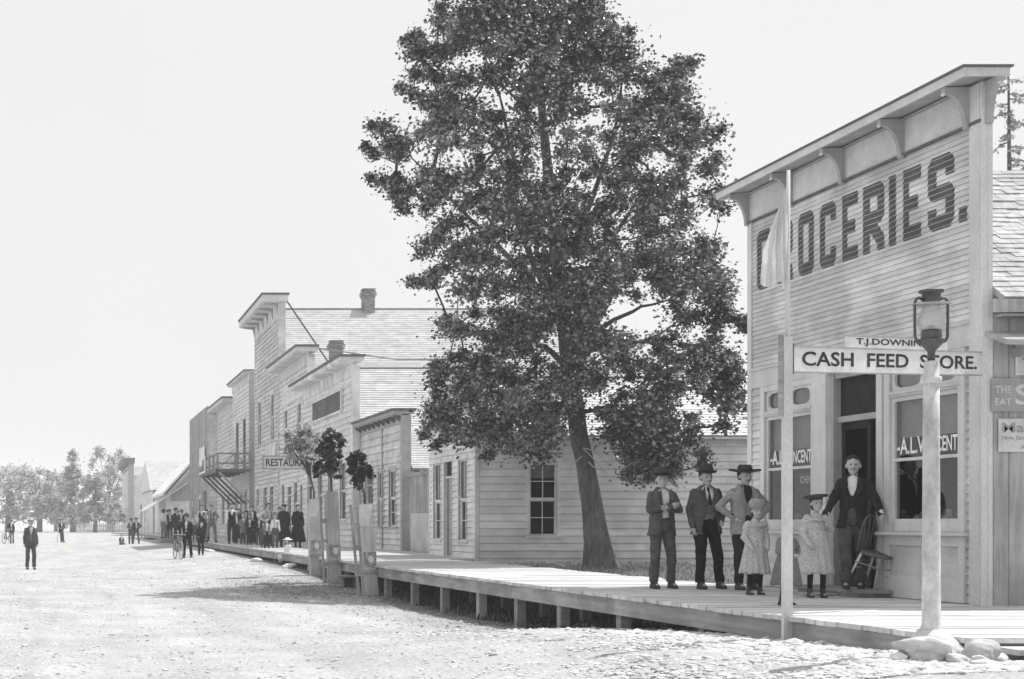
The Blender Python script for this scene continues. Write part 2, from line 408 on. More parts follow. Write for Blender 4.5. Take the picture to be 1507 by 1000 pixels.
def window(parent, face, pl, a0, a1, z0, z1, cols=2, rows=(2, 2), casing=.09, frame='cream_trim', sash='white', shade=0, d_in=.05, panes=False, sill=True, mid=.5, head=True):
    """opening a0..a1, z0..z1; casing proud of the wall, sashes set back"""
    b = MB(); o = .03
    wbox(b, face, pl, a0-casing, a0, 0, o, z0, z1); wbox(b, face, pl, a1, a1+casing, 0, o, z0, z1)
    if head: wbox(b, face, pl, a0-casing-.02, a1+casing+.02, 0, o+.012, z1, z1+casing*1.2)
    wbox(b, face, pl, a0, a0+.015, -.13, 0, z0, z1); wbox(b, face, pl, a1-.015, a1, -.13, 0, z0, z1)
    wn = b.build('window', M[frame], parent)
    if sill:
        s = MB(); wbox(s, face, pl, a0-casing-.03, a1+casing+.03, -.12, .07, z0-.05, z0); s.build('sill', M[frame], wn)
    zm = z0+(z1-z0)*mid; fw = .045; mu = .022
    for (lo, hi, rw, dd) in ((z0, zm, rows[0], d_in), (zm, z1, rows[1], d_in-.035)):
        if hi-lo < .05: continue
        b = MB(); A0 = a0+.016; A1 = a1-.016
        dep = (-dd-.03, -dd)
        wbox(b, face, pl, A0, A0+fw, *dep, lo, hi); wbox(b, face, pl, A1-fw, A1, *dep, lo, hi)
        wbox(b, face, pl, A0+fw, A1-fw, *dep, lo, lo+fw*1.2); wbox(b, face, pl, A0+fw, A1-fw, *dep, hi-fw, hi)
        for i in range(1, cols):
            a = A0+fw+(A1-A0-2*fw)*i/cols; wbox(b, face, pl, a-mu/2, a+mu/2, dep[0]+.004, dep[1]-.003, lo+fw*1.2, hi-fw)
        for j in range(1, rw):
            z = lo+fw*1.2+(hi-lo-2.2*fw)*j/rw; wbox(b, face, pl, A0+fw, A1-fw, dep[0]+.006, dep[1]-.005, z-mu/2, z+mu/2)
        b.build('sash', M[sash], wn)
        if panes:
            for i in range(cols):
                for j in range(rw):
                    p0 = A0+fw+(A1-A0-2*fw)*i/cols; p1 = A0+fw+(A1-A0-2*fw)*(i+1)/cols
                    q0 = lo+fw*1.2+(hi-lo-2.2*fw)*j/rw; q1 = lo+fw*1.2+(hi-lo-2.2*fw)*(j+1)/rw
                    g = MB(); dg = dd+.015+R.uniform(0, .003)
                    g.add([wp(face, pl, p0, -dg, q0), wp(face, pl, p1, -dg, q0), wp(face, pl, p1, -dg, q1), wp(face, pl, p0, -dg, q1)], [(0, 1, 2, 3)]); g.build('pane', M['glass'], wn)
        else:
            g = MB(); dg = dd+.015
            g.add([wp(face, pl, A0+fw, -dg, lo+fw), wp(face, pl, A1-fw, -dg, lo+fw), wp(face, pl, A1-fw, -dg, hi-fw), wp(face, pl, A0+fw, -dg, hi-fw)], [(0, 1, 2, 3)]); g.build('pane', M['glass'], wn)
    if shade:
        b = MB(); wbox(b, face, pl, a0+.03, a1-.03, -.125, -.12, z1-(z1-z0)*shade, z1-.01); b.build('blind', M['shade'], wn)
    return wn
def door(parent, face, pl, a0, a1, z0, z1, leaf='trim_mid', frame='cream_trim', transom=.35, casing=.1, rec=.1, handle=True):
    b = MB()
    wbox(b, face, pl, a0-casing, a0, 0, .03, z0, z1); wbox(b, face, pl, a1, a1+casing, 0, .03, z0, z1)
    wbox(b, face, pl, a0-casing-.02, a1+casing+.02, 0, .042, z1, z1+casing*1.2)
    if transom: wbox(b, face, pl, a0, a1, -.1, -.02, z1-transom-.06, z1-transom)
    fr = b.build('door_frame', M[frame], parent)
    zt = z1-(transom+.06 if transom else 0)
    b = MB(); wbox(b, face, pl, a0+.01, a1-.01, -rec-.035, -rec, z0+.01, zt-.005)
    wd = a1-a0
    for (u0, u1) in ((.12, .46), (.54, .88)):
        for (v0, v1) in ((.08, .42), (.5, .94)):
            for (p, q, r, s) in ((u0, u1, v0, v0+.02), (u0, u1, v1-.02, v1), (u0, u0+.04, v0+.02, v1-.02), (u1-.04, u1, v0+.02, v1-.02)):
                wbox(b, face, pl, a0+wd*p, a0+wd*q, -rec, -rec+.012, z0+(zt-z0)*r, z0+(zt-z0)*s)
    dr = b.build('door', M[leaf], parent)
    if handle:
        h = MB(); h.ell(wp(face, pl, a0+wd*.1, -rec+.04, z0+1.0), (.03, .03, .03), 8, 6); h.build('handle', M['metal'], dr, True)
    if transom:
        g = MB(); g.add([wp(face, pl, a0, -.06, zt+.06), wp(face, pl, a1, -.06, zt+.06), wp(face, pl, a1, -.06, z1), wp(face, pl, a0, -.06, z1)], [(0, 1, 2, 3)]); g.build('transom_pane', M['glass'], fr)
    return fr
_txt = {}
def textmesh(s):
    if s in _txt: return _txt[s]
    cu = bpy.data.curves.new('t', 'FONT'); cu.body = s; cu.resolution_u = 3; cu.offset = .018; o = bpy.data.objects.new('t', cu); C.objects.link(o)
    dg = bpy.context.evaluated_depsgraph_get(); dg.update(); me = bpy.data.meshes.new_from_object(o.evaluated_get(dg))
    v = np.array([list(x.co) for x in me.vertices]); f = [tuple(p.vertices) for p in me.polygons]
    bpy.data.objects.remove(o); bpy.data.meshes.remove(me)
    lo = v.min(0); hi = v.max(0); v = (v-lo)/(np.maximum(hi-lo, 1e-6)); _txt[s] = (v, f); return v, f
def text(parent, s, m, o, u, v, name='lettering'):
    """o: lower left corner; u, v: full width and height vectors"""
    vs, fs = textmesh(s); o = Vector(o); u = Vector(u); v = Vector(v)
    return MB().add([o+u*p[0]+v*p[1] for p in vs], fs).build(name, m, parent, recalc=False)
def shingles(parent, m, x0, x1, ye, ze, yr, zr, expo=.14, single=False, wid=(.1, .2), name='shingles', flat='oldwood', tv=(.012, .026), jit=.012):
    """courses on a slope that rises from the eave (ye, ze) to the ridge (yr, zr); slope length along y"""
    L = math.hypot(yr-ye, zr-ze); d = Vector((0, (yr-ye)/L, (zr-ze)/L)); nn = Vector((0, -d.z, d.y))
    if nn.z < 0: nn = -nn
    if yr < ye: pass
    b = MB(); b.add([Vector((x0, ye, ze)), Vector((x1, ye, ze)), Vector((x1, yr, zr)), Vector((x0, yr, zr)),
           Vector((x0, ye, ze))-nn*.06, Vector((x1, ye, ze))-nn*.06, Vector((x1, yr, zr))-nn*.06, Vector((x0, yr, zr))-nn*.06],
           [(0,1,2,3),(7,6,5,4),(0,4,5,1),(1,5,6,2),(2,6,7,3),(3,7,4,0)])
    rf = b.build('roof', M[flat], parent)
    rows = int(L/expo); expo = L/rows; V = []; Fs = []
    ang = math.atan2(d.z, d.y)
    for i in range(rows):
        x = x0-R.uniform(0, .1)
        while x < x1:
            wd = R.uniform(*wid); xa = max(x, x0); xb = min(x+wd-.004, x1); x += wd
            if xb-xa < .02: continue
            s0 = i*expo-R.uniform(0, jit); s1 = min(L, (i+1)*expo+.02); t = R.uniform(*tv); e = R.uniform(-.01, .01) if single and R.random() < .15 else 0
            if single:
                o = bpy.data.objects.new('shingle', unit('cube', m)); p = Vector((xa, ye, ze))+d*s0+nn*.004
                o.location = p; o.scale = (xb-xa, s1-s0, t); o.rotation_euler = (ang-.07, 0, e); link(o, rf)
            else:
                A = Vector((0, ye, ze))+d*s0; B = Vector((0, ye, ze))+d*s1; k = len(V)
                for xx in (xa, xb):
                    X = Vector((xx, 0, 0)); V += [A+X+nn*.001+d*e, A+X+nn*(t+.004)+d*e, B+X+nn*.004, B+X+nn*.001]
                Fs += [(k, k+1, k+5, k+4), (k+1, k+2, k+6, k+5), (k, k+3, k+2, k+1), (k+4, k+5, k+6, k+7)]
    if not single and V:
        o = np_obj(name, [tuple(v) for v in V], Fs, m, rf); o['kind'] = 'stuff'
    return rf
HAZE = 0.0007

# ------------------------------------------------------------------ ground
def sst(a, b, x):
    t = np.clip((x-a)/(b-a), 0, 1); return t*t*(3-2*t)
def gz(x, y):
    x = np.asarray(x, float); y = np.asarray(y, float)
    edge = np.interp(y, [11, 13.5, 15.9, 17.5, 21.3, 23.6, 26.3, 31, 34, 40, 43, 50, 65, 90, 130, 300], [.50, .47, .40, .36, .17, -.08, -.07, -.11, -.06, .08, .15, .24, .33, .36, .25, .2])
    mid = np.interp(y, [0, 60, 90, 120, 300], [0, .02, .12, .2, .22])
    z = mid+(edge-mid)*sst(1.8, 6.9, x)
    yard = np.interp(y, [0, 17, 24, 45, 60, 130, 300], [.52, .50, .46, .50, .45, .4, .3])
    z = z+(yard-z)*sst(9.3, 11.2, x)
    z = z+.03*np.sin(x*1.3+y*.21)*np.sin(y*.37)*sst(9, 3, x)*0.6
    return z
def gzf(x, y): return float(gz(x, y))
xs = np.concatenate([-np.geomspace(700, 14, 40), np.arange(-13, -1, .35), np.arange(-1, 12.5, .09), np.arange(12.6, 24, .4), np.geomspace(25, 900, 34)])
ys = np.concatenate([np.linspace(-60, 7, 12), np.arange(8, 11, .3), np.arange(11, 30, .09), np.arange(30, 70, .35), np.geomspace(71, 1000, 80)])
X, Y = np.meshgrid(xs, ys); Z = gz(X, Y)
nz = np.zeros_like(Z)
rows_ = np.where((ys > 9) & (ys < 60))[0]; cols_ = np.where((xs > -6) & (xs < 13))[0]
for j in rows_:
    for i in cols_:
        p = (X[j, i], Y[j, i], 0); nz[j, i] = noise.noise((p[0]*1.1, p[1]*1.1, 3))*.02+noise.noise((p[0]*5, p[1]*5, 9))*.006+(noise.noise((p[0]*11, p[1]*11, 1))*.003 if ys[j] < 30 else 0)
Z += nz*sst(8, 11, Y)
for rx_, am_, ph_ in ((-2.6, .028, 0.), (-1.1, .028, 0.), (1.3, .022, 1.7), (2.7, .022, 1.7), (.1, .02, 3.1)):      # faint wheel ruts
    xc_ = rx_+.55*np.sin(Y*.07+ph_)+.12*np.sin(Y*.4+ph_); Z += am_*(-np.exp(-((X-xc_)/.11)**2)+.5*np.exp(-((X-xc_-.24)/.12)**2))*sst(9, 12, Y)*(.6+.4*np.sin(Y*.9+ph_))
nx, ny = len(xs), len(ys); idx = np.arange(nx*ny).reshape(ny, nx)
fc = np.stack([idx[:-1, :-1], idx[:-1, 1:], idx[1:, 1:], idx[1:, :-1]], -1).reshape(-1, 4)
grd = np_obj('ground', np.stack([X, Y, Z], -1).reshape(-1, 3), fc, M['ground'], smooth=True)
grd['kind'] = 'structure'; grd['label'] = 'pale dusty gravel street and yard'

# ------------------------------------------------------------------ boardwalk
DZ = 0.66
def dz(y): return float(np.interp(y, [0, 50, 90, 200], [DZ, DZ, .72, .72]))
def xf(y): return float(np.interp(y, [12, 16.8, 35, 50, 70, 110, 150], [7.42, 7.3, 7.0, 7.08, 6.95, 6.75, 6.9]))
def xb(y): return 12.6 if y < 17.88 else (10.49 if y < 24.2 else (10.45 if y < 42 else (10.99 if y < 47.6 else (11.59 if y < 61.6 else (11.29 if y < 74.9 else (11.59 if y < 96 else (11.39 if y < 119 else 10.79)))))))
bwk = thing('boardwalk', 'raised plank boardwalk running past the stores', None, (9, 40, DZ), kind='structure')
y = 12.88; stuffp = MB(); k = 0
while y < 150:
    wd = R.uniform(.19, .27); y1 = y+wd-.008
    a = xf(y)-R.uniform(0, .035); c = xb(y)
    if 24.3 < y < 41.9: c = 10.2+.35*noise.noise((y*.9, 0, 0))+R.uniform(-.04, .04)
    zt = dz(y)+R.uniform(-.004, .004); th = .048
    if k < 150:
        splits = [a, c] if (c-a < 3.6 and R.random() < .75) else [a, a+(c-a)*R.uniform(.35, .65), c]
        for q in range(len(splits)-1):
            piece('plank', M['deck'], bwk, splits[q]+(.004 if q else 0), splits[q+1], y, y1, zt-th, zt, rot=(R.uniform(-.012, .012), 0, R.uniform(-.003, .003)))
    else: stuffp.box(a, c, y, y1, zt-th, zt)
    y += wd; k += 1
stuffp.build('far_planks', M['deck'], bwk)['kind'] = 'stuff'
# stringers (fascia beams)
yy = [12.9, 15.9, 20.8, 25.3, 30, 34.9, 42.5, 50, 58, 67, 77, 90, 110, 150]
for i in range(len(yy)-1):
    a, c = yy[i], yy[i+1]; b = MB(); za = dz(a)-.052; zc = dz(c)-.052
    b.beam((xf(a)+.07, a+.004, za-.11), (xf(c)+.07, c-.004, zc-.11), .05, .215); b.build('fascia_beam', M['beam'], bwk)
for X_ in (8.6, 10.0):
    b = MB(); b.beam((X_, 18.2, DZ-.13), (X_, 90, DZ-.13), .08, .15); b.build('joist', M['oldwood'], bwk)
b = MB(); b.box(7.5, 12.6, 12.95, 13.0, DZ-.2, DZ-.052); b.build('end_beam', M['beam'], bwk)
b = MB(); b.box(7.45, 7.75, 15.55, 15.62, DZ-.22, DZ-.17); b.build('nailed_block', M['deck'], bwk)
py_ = [18.2, 20.8, 23.2, 25.3, 27.5, 30, 32.4, 34.9, 37.6, 40.2, 43.3, 46.5, 50, 54, 58]
for i, y in enumerate(py_):
    x = xf(y)+.10; h = gzf(x, y)-.25
    piece('post', M['beam'], bwk, x-.02+.03, x+.15, y-.09, y+.09, h, dz(y)-.27+.0)
    for x2 in (8.6, 10.0):
        piece('post', M['oldwood'], bwk, x2-.08, x2+.08, y+.5, y+.68, min(gzf(x2, y), .2)-.25, DZ-.21)
# threshold step of the grocery
st = thing('door_step', 'low worn plank step at the dark grocery doorway', 'step', (10.2, 20.6, DZ))
piece('tread', M['oldwood'], st, 10.02, 10.47, 19.75, 21.55, DZ+.055, DZ+.10); piece('riser', M['oldwood'], st, 10.06, 10.45, 19.85, 21.5, DZ+.004, DZ+.053)
lo = MB(); lo.box(9.62, 10.0, 20.3, 20.75, DZ+.006, DZ+.034)
o = lo.build('loose_board', M['oldwood']); tag(o, 'short loose board lying before the doorway step', 'board')
# lower platform at the right edge
pl = thing('side_platform', 'low plank platform beside the lantern post at right', 'platform', (9, 12.5, .5))
for i in range(6):
    piece('plank', M['deck'], pl, 7.62+R.uniform(-.02, .02), 11.5, 11.72+i*.19, 11.72+i*.19+.182, .545, .59)
piece('beam', M['beam'], pl, 7.7, 7.78, 11.74, 12.8, .42, .543); piece('beam', M['beam'], pl, 7.8, 11.5, 11.76, 11.81, .42, .543)

# ------------------------------------------------------------------ generic false-front building
def shell(bd, X0, Y0, Y1, z0, zf, ze, zr, depth, wallm, ops, sideops=(), fth=.22, ridge=None, wm2=None, gables=True):
    """closed body: front wall with openings, side walls, back, floor; roof built by the caller"""
    wm2 = wm2 or wallm; D = X0+depth; rm = ridge or (Y0+Y1)/2
    wall(bd, M[wallm], 'x', X0, Y0, Y1, z0, zf, ops, fth, 'front_wall')
    xa = X0+fth+.002
    wall(bd, M[wm2], 'y', Y0, xa, D, z0, ze, sideops, .14, 'side_wall')
    b = MB(); b.box(xa, D, Y1-.14, Y1, z0, ze); b.build('far_wall', M[wm2], bd)
    b = MB(); b.prism([(Y0+.142, z0), (Y1-.142, z0), (Y1-.142, ze), (rm, zr-.1), (Y0+.142, ze)], 'x', D-.14, D-.002); b.build('rear_wall', M[wm2], bd)
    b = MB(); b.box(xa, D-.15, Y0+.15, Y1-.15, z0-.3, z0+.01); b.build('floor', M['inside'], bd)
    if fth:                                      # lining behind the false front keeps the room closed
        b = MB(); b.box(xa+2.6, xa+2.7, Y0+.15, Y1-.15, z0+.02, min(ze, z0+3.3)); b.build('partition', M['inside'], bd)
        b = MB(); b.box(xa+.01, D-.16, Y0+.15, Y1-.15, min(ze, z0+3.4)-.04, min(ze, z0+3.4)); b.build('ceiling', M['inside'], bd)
def cornice(bd, m, X0, Y0, Y1, z, out=.4, th=.12, n=0, fr=.35, brk=None, endo=.25, th0=.22):
    c = MB(); c.box(X0-out-.06, X0+th0+.16, Y0-endo-.06, Y1+endo+.06, z, z+.07+out*.04); c.build('cornice_cap', M['dark_trim'], bd)
    b = MB(); b.box(X0-out, X0+th0+.1, Y0-endo, Y1+endo, z-th, z); b.box(X0-out+.05, X0-.002, Y0-endo+.05, Y1+endo-.05, z-th-.05, z-th-.001)
    b.build('cornice', m, bd)
    if fr:
        b = MB(); b.box(X0-.045, X0-.001, Y0, Y1, z-th-.051-fr, z-th-.052); b.build('frieze', m, bd)
    for i in range(n):
        yb = Y0+.15+(Y1-Y0-.3)*i/(n-1)
        b = MB(); b.prism([(X0-.046, z-th-.052), (X0-out*.85, z-th-.052), (X0-out*.8, z-th-.12), (X0-.16, z-th-.2), (X0-.046, z-th-fr*.9)], 'y', yb-.05, yb+.05)
        b.build('bracket', brk or m, bd)
def corner(bd, m, X0, Y, z0, z1, w=.14, near=True, ret=.22):
    b = MB()
    if near: b.box(X0-.032, X0+.0, Y-.004, Y+w, z0, z1); b.box(X0-.032, X0+ret, Y-.034, Y-.005, z0, z1)
    else: b.box(X0-.032, X0, Y-w, Y, z0, z1)
    b.build('corner_board', m, bd)

# ------------------------------------------------------------------ the grocery
GX, G0, G1 = 10.5, 17.9, 24.03
gro = thing('grocery_store', 'cream false-front store lettered GROCERIES with deep bracketed cornice', 'store', (GX, 21, DZ))
WR = (17.98+.27, 19.95, 1.6, 3.62)        # right window zone a0,a1,z0,z1 (y: px 1418..1307)
ops = [(18.33, 19.86, 1.60, 3.20), (18.33, 19.86, 3.30, 3.56), (21.95, 23.42, 1.60, 3.18), (21.95, 23.42, 3.28, 3.56), (20.18, 21.48, .72, 3.66)]
shell(gro, GX, G0, G1, .3, 6.62, 4.25, 6.3, 9, 'cream', ops, fth=.09)
# upper siding and lettering
NB = 32; ZB0, ZB1 = 3.98, 6.2; e = (ZB1-ZB0)/NB; TT = .02
for i in range(NB):
    zb = ZB0+i*e; j = R.uniform(19.5, 22.5) if i % 3 == 1 else None
    for (p, q) in ([(G0+.22, G1-.14)] if j is None else [(G0+.22, j-.001), (j+.001, G1-.14)]):
        piece('siding_board', M['cream'], gro, GX-TT, GX-.001, p, q, zb, zb+e-.007, 'lapx', rot=(R.uniform(-.0008, .0008), 0, 0))
GL = {'G': ['a####b','######','##..##','##....','##.###','##.###','##..##','##..##','######','c####d'],
 'R': ['#####b','######','##..##','##..##','######','#####d','####b.','##c##b','##.c##','##..##'],
 'O': ['a####b','######']+['##..##']*6+['######','c####d'],
 'C': ['a####b','######','##..##','##....','##....','##....','##....','##..##','######','c####d'],
 'E': ['######','######','##....','##....','#####.','#####.','##....','##....','######','######'],
 'I': ['##']*10,
 'S': ['a####b','######','##..##','##....','#####b','c#####','....##','##..##','######','c####d'],
 '.': ['..']*8+['##']*2}
def clipz(poly, z, keep_above):
    out = []
    for i in range(len(poly)):
        p, q = poly[i-1], poly[i]; a = (p[1]-z) if keep_above else (z-p[1]); b = (q[1]-z) if keep_above else (z-q[1])
        if (a >= 0) != (b >= 0): t = a/(a-b); out.append((p[0]+(q[0]-p[0])*t, p[1]+(q[1]-p[1])*t))
        if b >= 0: out.append(q)
    return out
for ch, ya, yb in [('G', 23.74, 23.24), ('R', 23.05, 22.57), ('O', 22.40, 21.93), ('C', 21.76, 21.30), ('E', 21.13, 20.71), ('R', 20.58, 20.04), ('I', 19.93, 19.76), ('E', 19.59, 19.18), ('S', 19.03, 18.46), ('.', 18.37, 18.2)]:
    g = GL[ch]; nc = len(g[0]); z1, z0 = 6.02, 5.13; b = MB(); cw = (ya-yb)/nc; hh = (z1-z0)/10
    for r, row in enumerate(g):
        c = 0
        while c < nc:
            k = row[c]
            if k == '.': c += 1; continue
            u0, u1 = c*cw, (c+1)*cw; t1 = z1-r*hh; t0 = t1-hh
            if k == '#':
                while c+1 < nc and row[c+1] == '#': c += 1; u1 += cw
                poly = [(u0, t0), (u1, t0), (u1, t1), (u0, t1)]
            elif k == 'a': poly = [(u0, t0), (u1, t0), (u1, t1)]
            elif k == 'b': poly = [(u0, t0), (u1, t0), (u0, t1)]
            elif k == 'c': poly = [(u0, t1), (u1, t0), (u1, t1)]
            else: poly = [(u0, t0), (u1, t1), (u0, t1)]
            c += 1
            for i in range(NB):
                zb = ZB0+i*e; zt = zb+e-.007
                if zt < t0 or zb > t1: continue
                q = clipz(clipz(poly, zb, True), zt, False)
                if len(q) >= 3:
                    b.add([(GX-TT*(1-.8*(z-zb)/(e-.007))-.0016, ya-u, z) for u, z in q], [tuple(range(len(q)))])
    b.build('letter', M['letter'], gro, recalc=False)
def gbox(name, m, y0, y1, d0, d1, z0, z1, p=None):
    b = MB(); b.box(GX-d1, GX-d0, y0, y1, z0, z1); return b.build(name, M[m] if isinstance(m, str) else m, p or gro)
# corner boards
gbox('corner_board', 'cream_trim', G0+.005, G0+.215, .001, .038, DZ, 6.2)
b = MB(); b.box(GX-.037, GX+.09, G0-.03, G0-.001, DZ, 6.65); b.box(GX+.03, GX+.042, G0-.036, G0-.031, DZ, 6.2); b.build('corner_board', M['cream_trim'], gro)
gbox('corner_board', 'cream_trim', G1-.135, G1, .001, .034, DZ, 6.2)
gbox('corner_board', 'cream_trim', G0+.005, G0+.215, .001, .044, 6.24, 6.65)
# frieze boards and moulding
for i in range(4):
    y0 = G0+.22+(G1-G0-.36)*i/4; gbox('frieze_panel', 'frieze', y0+.003, G0+.22+(G1-G0-.36)*(i+1)/4-.003, .001, .028, 6.232, 6.64)
gbox('frieze_panel', 'frieze', G1-.136, G1, .001, .028, 6.232, 6.64)
gbox('moulding', 'dark_trim', G0-.02, G1+.01, .001, .055, 6.203, 6.23)
gbox('moulding', 'trim_mid', G0+.22, G1, .03, .06, 6.645, 6.664)
# cornice: sloping soffit, fascia, crown
cy0, cy1 = 17.64, 24.38
CXF = 10.13
b = MB(); b.prism([(CXF+.03, 6.665), (GX-.001, 6.69), (GX+.15, 6.69), (GX+.15, 6.75), (CXF+.03, 6.73)], 'y', cy0+.03, cy1-.03); b.build('soffit', M['trim_mid'], gro)
b = MB(); b.box(CXF, CXF+.028, cy0, cy1, 6.655, 6.755); b.build('fascia', M['cream_trim'], gro)
for yy0 in (cy0, cy1-.028):
    b = MB(); b.box(CXF+.03, GX+.15, yy0, yy0+.028, 6.655, 6.755); b.build('fascia', M['cream_trim'], gro)
b = MB(); b.box(CXF-.025, GX+.18, cy0-.025, cy1+.025, 6.757, 6.78); b.build('cornice_roof', M['dark_trim'], gro)
b = MB(); b.box(GX+.0, GX+.09, G0+.001, G1, 6.621, 6.688); b.build('parapet', M['cream'], gro)
def bracket(y, face='x', x=None, w=.075):
    pts = []
    for k in range(9):
        t = k/8*math.pi/2; pts.append((.50-.44*math.sin(t), 6.55-.50*(1-math.cos(t))))
    poly = [(.045, 6.05), (.045, 6.60), (.52, 6.58), (.52, 6.55)]+[p for p in pts]
    poly = [(.0, 6.17), (.0, 6.655), (.31, 6.655), (.31, 6.61)]+[(.30-.25*math.sin(k/8*math.pi/2), 6.59-.41*(1-math.cos(k/8*math.pi/2))) for k in range(9)]
    b = MB()
    if face == 'x': b.prism([(GX-.03-p[0]*.98, p[1]) for p in poly], 'y', y-w/2, y+w/2)
    else: b.prism([(G0-.032-p[0]*.75, p[1]) for p in poly], 'x', x-w/2, x+w/2)
    o = b.build('bracket', M['trim_mid'], gro)
    c = MB()
    if face == 'x': c.ell((GX-.325, y, 6.58), (.022, .04, .022), 8, 6)
    else: c.ell((x, G0-.26, 6.58), (.04, .022, .022), 8, 6)
    c.build('knob', M['cream_trim'], o, True)
for y in (24.0, 22.57, 21.07, 19.57, 18.14): bracket(y)
bracket(0, 'y', GX+.04)
# belt board above the shopfront
gbox('belt_board', 'cream_trim', G0+.22, G1-.14, .001, .035, 3.66, 3.975)
gbox('belt_moulding', 'cream_trim', G0+.22, G1-.14, .036, .06, 3.92, 3.95)
# lower siding strips
siding(gro, M['cream'], 'x', GX, G1-.45, G1-.14, DZ+.02, 3.655, .107, gap=.009)
siding(gro, M['cream'], 'x', GX, G0+.22, G0+.36, DZ+.02, 3.655, .107)
def shopwin(a0, a1, side):
    """tall shop window under an oval transom, panelled stallriser below"""
    fr = MB(); zt, zm, zb = 3.60, 3.24, 1.6
    for (p, q) in ((a0-.13, a0), (a1, a1+.13)): fr.box(GX-.05, GX+.02, p, q, 1.50, 3.655)
    fr.box(GX-.045, GX+.02, a0, a1, zm-.045, zm+.035); fr.box(GX-.045, GX+.02, a0, a1, 3.57, 3.655)
    fr.box(GX-.07, GX-.046, a0-.02, a1+.02, zm-.012, zm+.012)
    wn = fr.build('window', M['cream_trim'], gro)
    s = MB(); s.box(GX-.13, GX+.04, a0-.2, a1+.2, 1.455, 1.498); s.build('sill', M['cream_trim'], wn)
    am = (a0+a1)/2; f = .06
    b = MB(); dx0, dx1 = GX-.012, GX+.03
    b.box(dx0, dx1, a0, a0+f, zb, zm-.046); b.box(dx0, dx1, a1-f, a1, zb, zm-.046); b.box(dx0, dx1, a0+f, a1-f, zb-.098, zb+.06)
    b.box(dx0, dx1, a0+f, a1-f, zm-.10, zm-.047); b.box(dx0, dx1, am-.025, am+.025, zb+.06, zm-.10); b.box(dx0+.003, dx1, a0+f, am-.025, 2.385, 2.425); b.box(dx0+.003, dx1, am+.025, a1-f, 2.385, 2.425)
    b.build('sash', M['cream_trim'], wn)
    for (p, q) in ((a0+f, am-.025), (am+.025, a1-f)):
        for (r, t) in ((zb+.06, 2.385), (2.425, zm-.10)):
            g = MB(); g.add([(GX+.015, p, r), (GX+.015, q, r), (GX+.015, q, t), (GX+.015, p, t)], [(0, 1, 2, 3)]); g.build('pane', M['glass'], wn)
        bl = MB(); bl.box(GX+.085, GX+.088, p-.02, q+.02, 2.68, zm-.05); bl.build('blind', M['shade'], wn)
    # transom lights: board with two ovals each
    for (p, q) in ((a0+.02, am-.02), (am+.02, a1-.02)):
        cy, cz = (p+q)/2, 3.42; ry, rz = (q-p)/2-.06, .115; n = 28; V = []; Fc = []
        oval = []
        for k in range(n):
            t = 2*math.pi*k/n; c, s_ = math.cos(t), math.sin(t); oval.append((cy+ry*math.copysign(abs(c)**.55, c), cz+rz*math.copysign(abs(s_)**.7, s_)))
        rect = []
        for k in range(n):
            t = 2*math.pi*k/n; c, s_ = math.cos(t), math.sin(t); m_ = max(abs(c), abs(s_)); rect.append((cy+(q-p)/2*c/m_, cz+.155*s_/m_))
        b = MB(); vs = [(GX-.02, a, z) for a, z in oval]+[(GX-.02, a, z) for a, z in rect]+[(GX+.02, a, z) for a, z in oval]
        b.add(vs, [(k, (k+1) % n, n+(k+1) % n, n+k) for k in range(n)]+[(k, (k+1) % n, 2*n+(k+1) % n, 2*n+k) for k in range(n)])
        tb = b.build('transom_board', M['cream_trim'], wn)
        g = MB(); g.add([(GX+.01, a, z) for a, z in oval], [tuple(range(n))]); g.build('pane', M['glass'], wn)
        bl = MB(); bl.box(GX+.05, GX+.053, p, q, 3.28, 3.56); bl.build('blind', M['shade'], wn)
    # stallriser
    wide = (a0-.13, a1+.13)
    gbox('stallriser', 'cream', wide[0], wide[1], .001, .03, DZ+.01, 1.454)
    for (p, q, r, t) in ((wide[0], wide[0]+.12, .95, 1.45), (wide[1]-.12, wide[1], .95, 1.45), (wide[0]+.12, wide[1]-.12, 1.33, 1.45), (wide[0]+.002, wide[1]-.002, DZ+.012, .95)):
        gbox('panel_rail', 'cream_trim', p, q, .031, .052, r, t)
    # goods on show
    gd = MB()
    for k in range(26):
        yy_ = R.uniform(a0+.1, a1-.1); xx_ = R.uniform(GX+.25, GX+.5); h = R.uniform(.08, .3); s_ = R.uniform(.04, .09)
        gd.sections([(xx_, yy_, 1.5, s_, s_), (xx_, yy_, 1.5+h*.75, s_, s_), (xx_, yy_, 1.5+h, s_*.4, s_*.4)], 8)
    gd.box(GX+.15, GX+.7, a0, a1, 1.42, 1.5); o = gd.build('window_goods', M['goods'], gro); o['kind'] = 'stuff'
    return wn
wl = shopwin(21.95, 23.42, 0); wr = shopwin(18.33, 19.86, 1)
# white window lettering
for (wn_, a0, a1) in ((wl, 21.95, 23.42), (wr, 18.33, 19.86)):
    am = (a0+a1)/2; z = 2.47
    # text runs from the far side (high y) to the near side, broken by the mullion
    text(wn_, '-A.L.V', M['gold'], (GX+.012, a1-.08, z), (0, -(a1-am-.13), 0), (0, 0, .21))
    text(wn_, 'INCENT.', M['gold'], (GX+.012, am-.04, z), (0, -(am-a0-.12), 0), (0, 0, .19))
cd = MB(); cd.box(GX+.05, GX+.055, 22.05, 22.5, 2.15, 2.31); card = cd.build('shop_card', M['dark_panel'], wl)
text(card, 'CHEW', M['paper'], (GX+.046, 22.46, 2.18), (0, -.37, 0), (0, 0, .1))
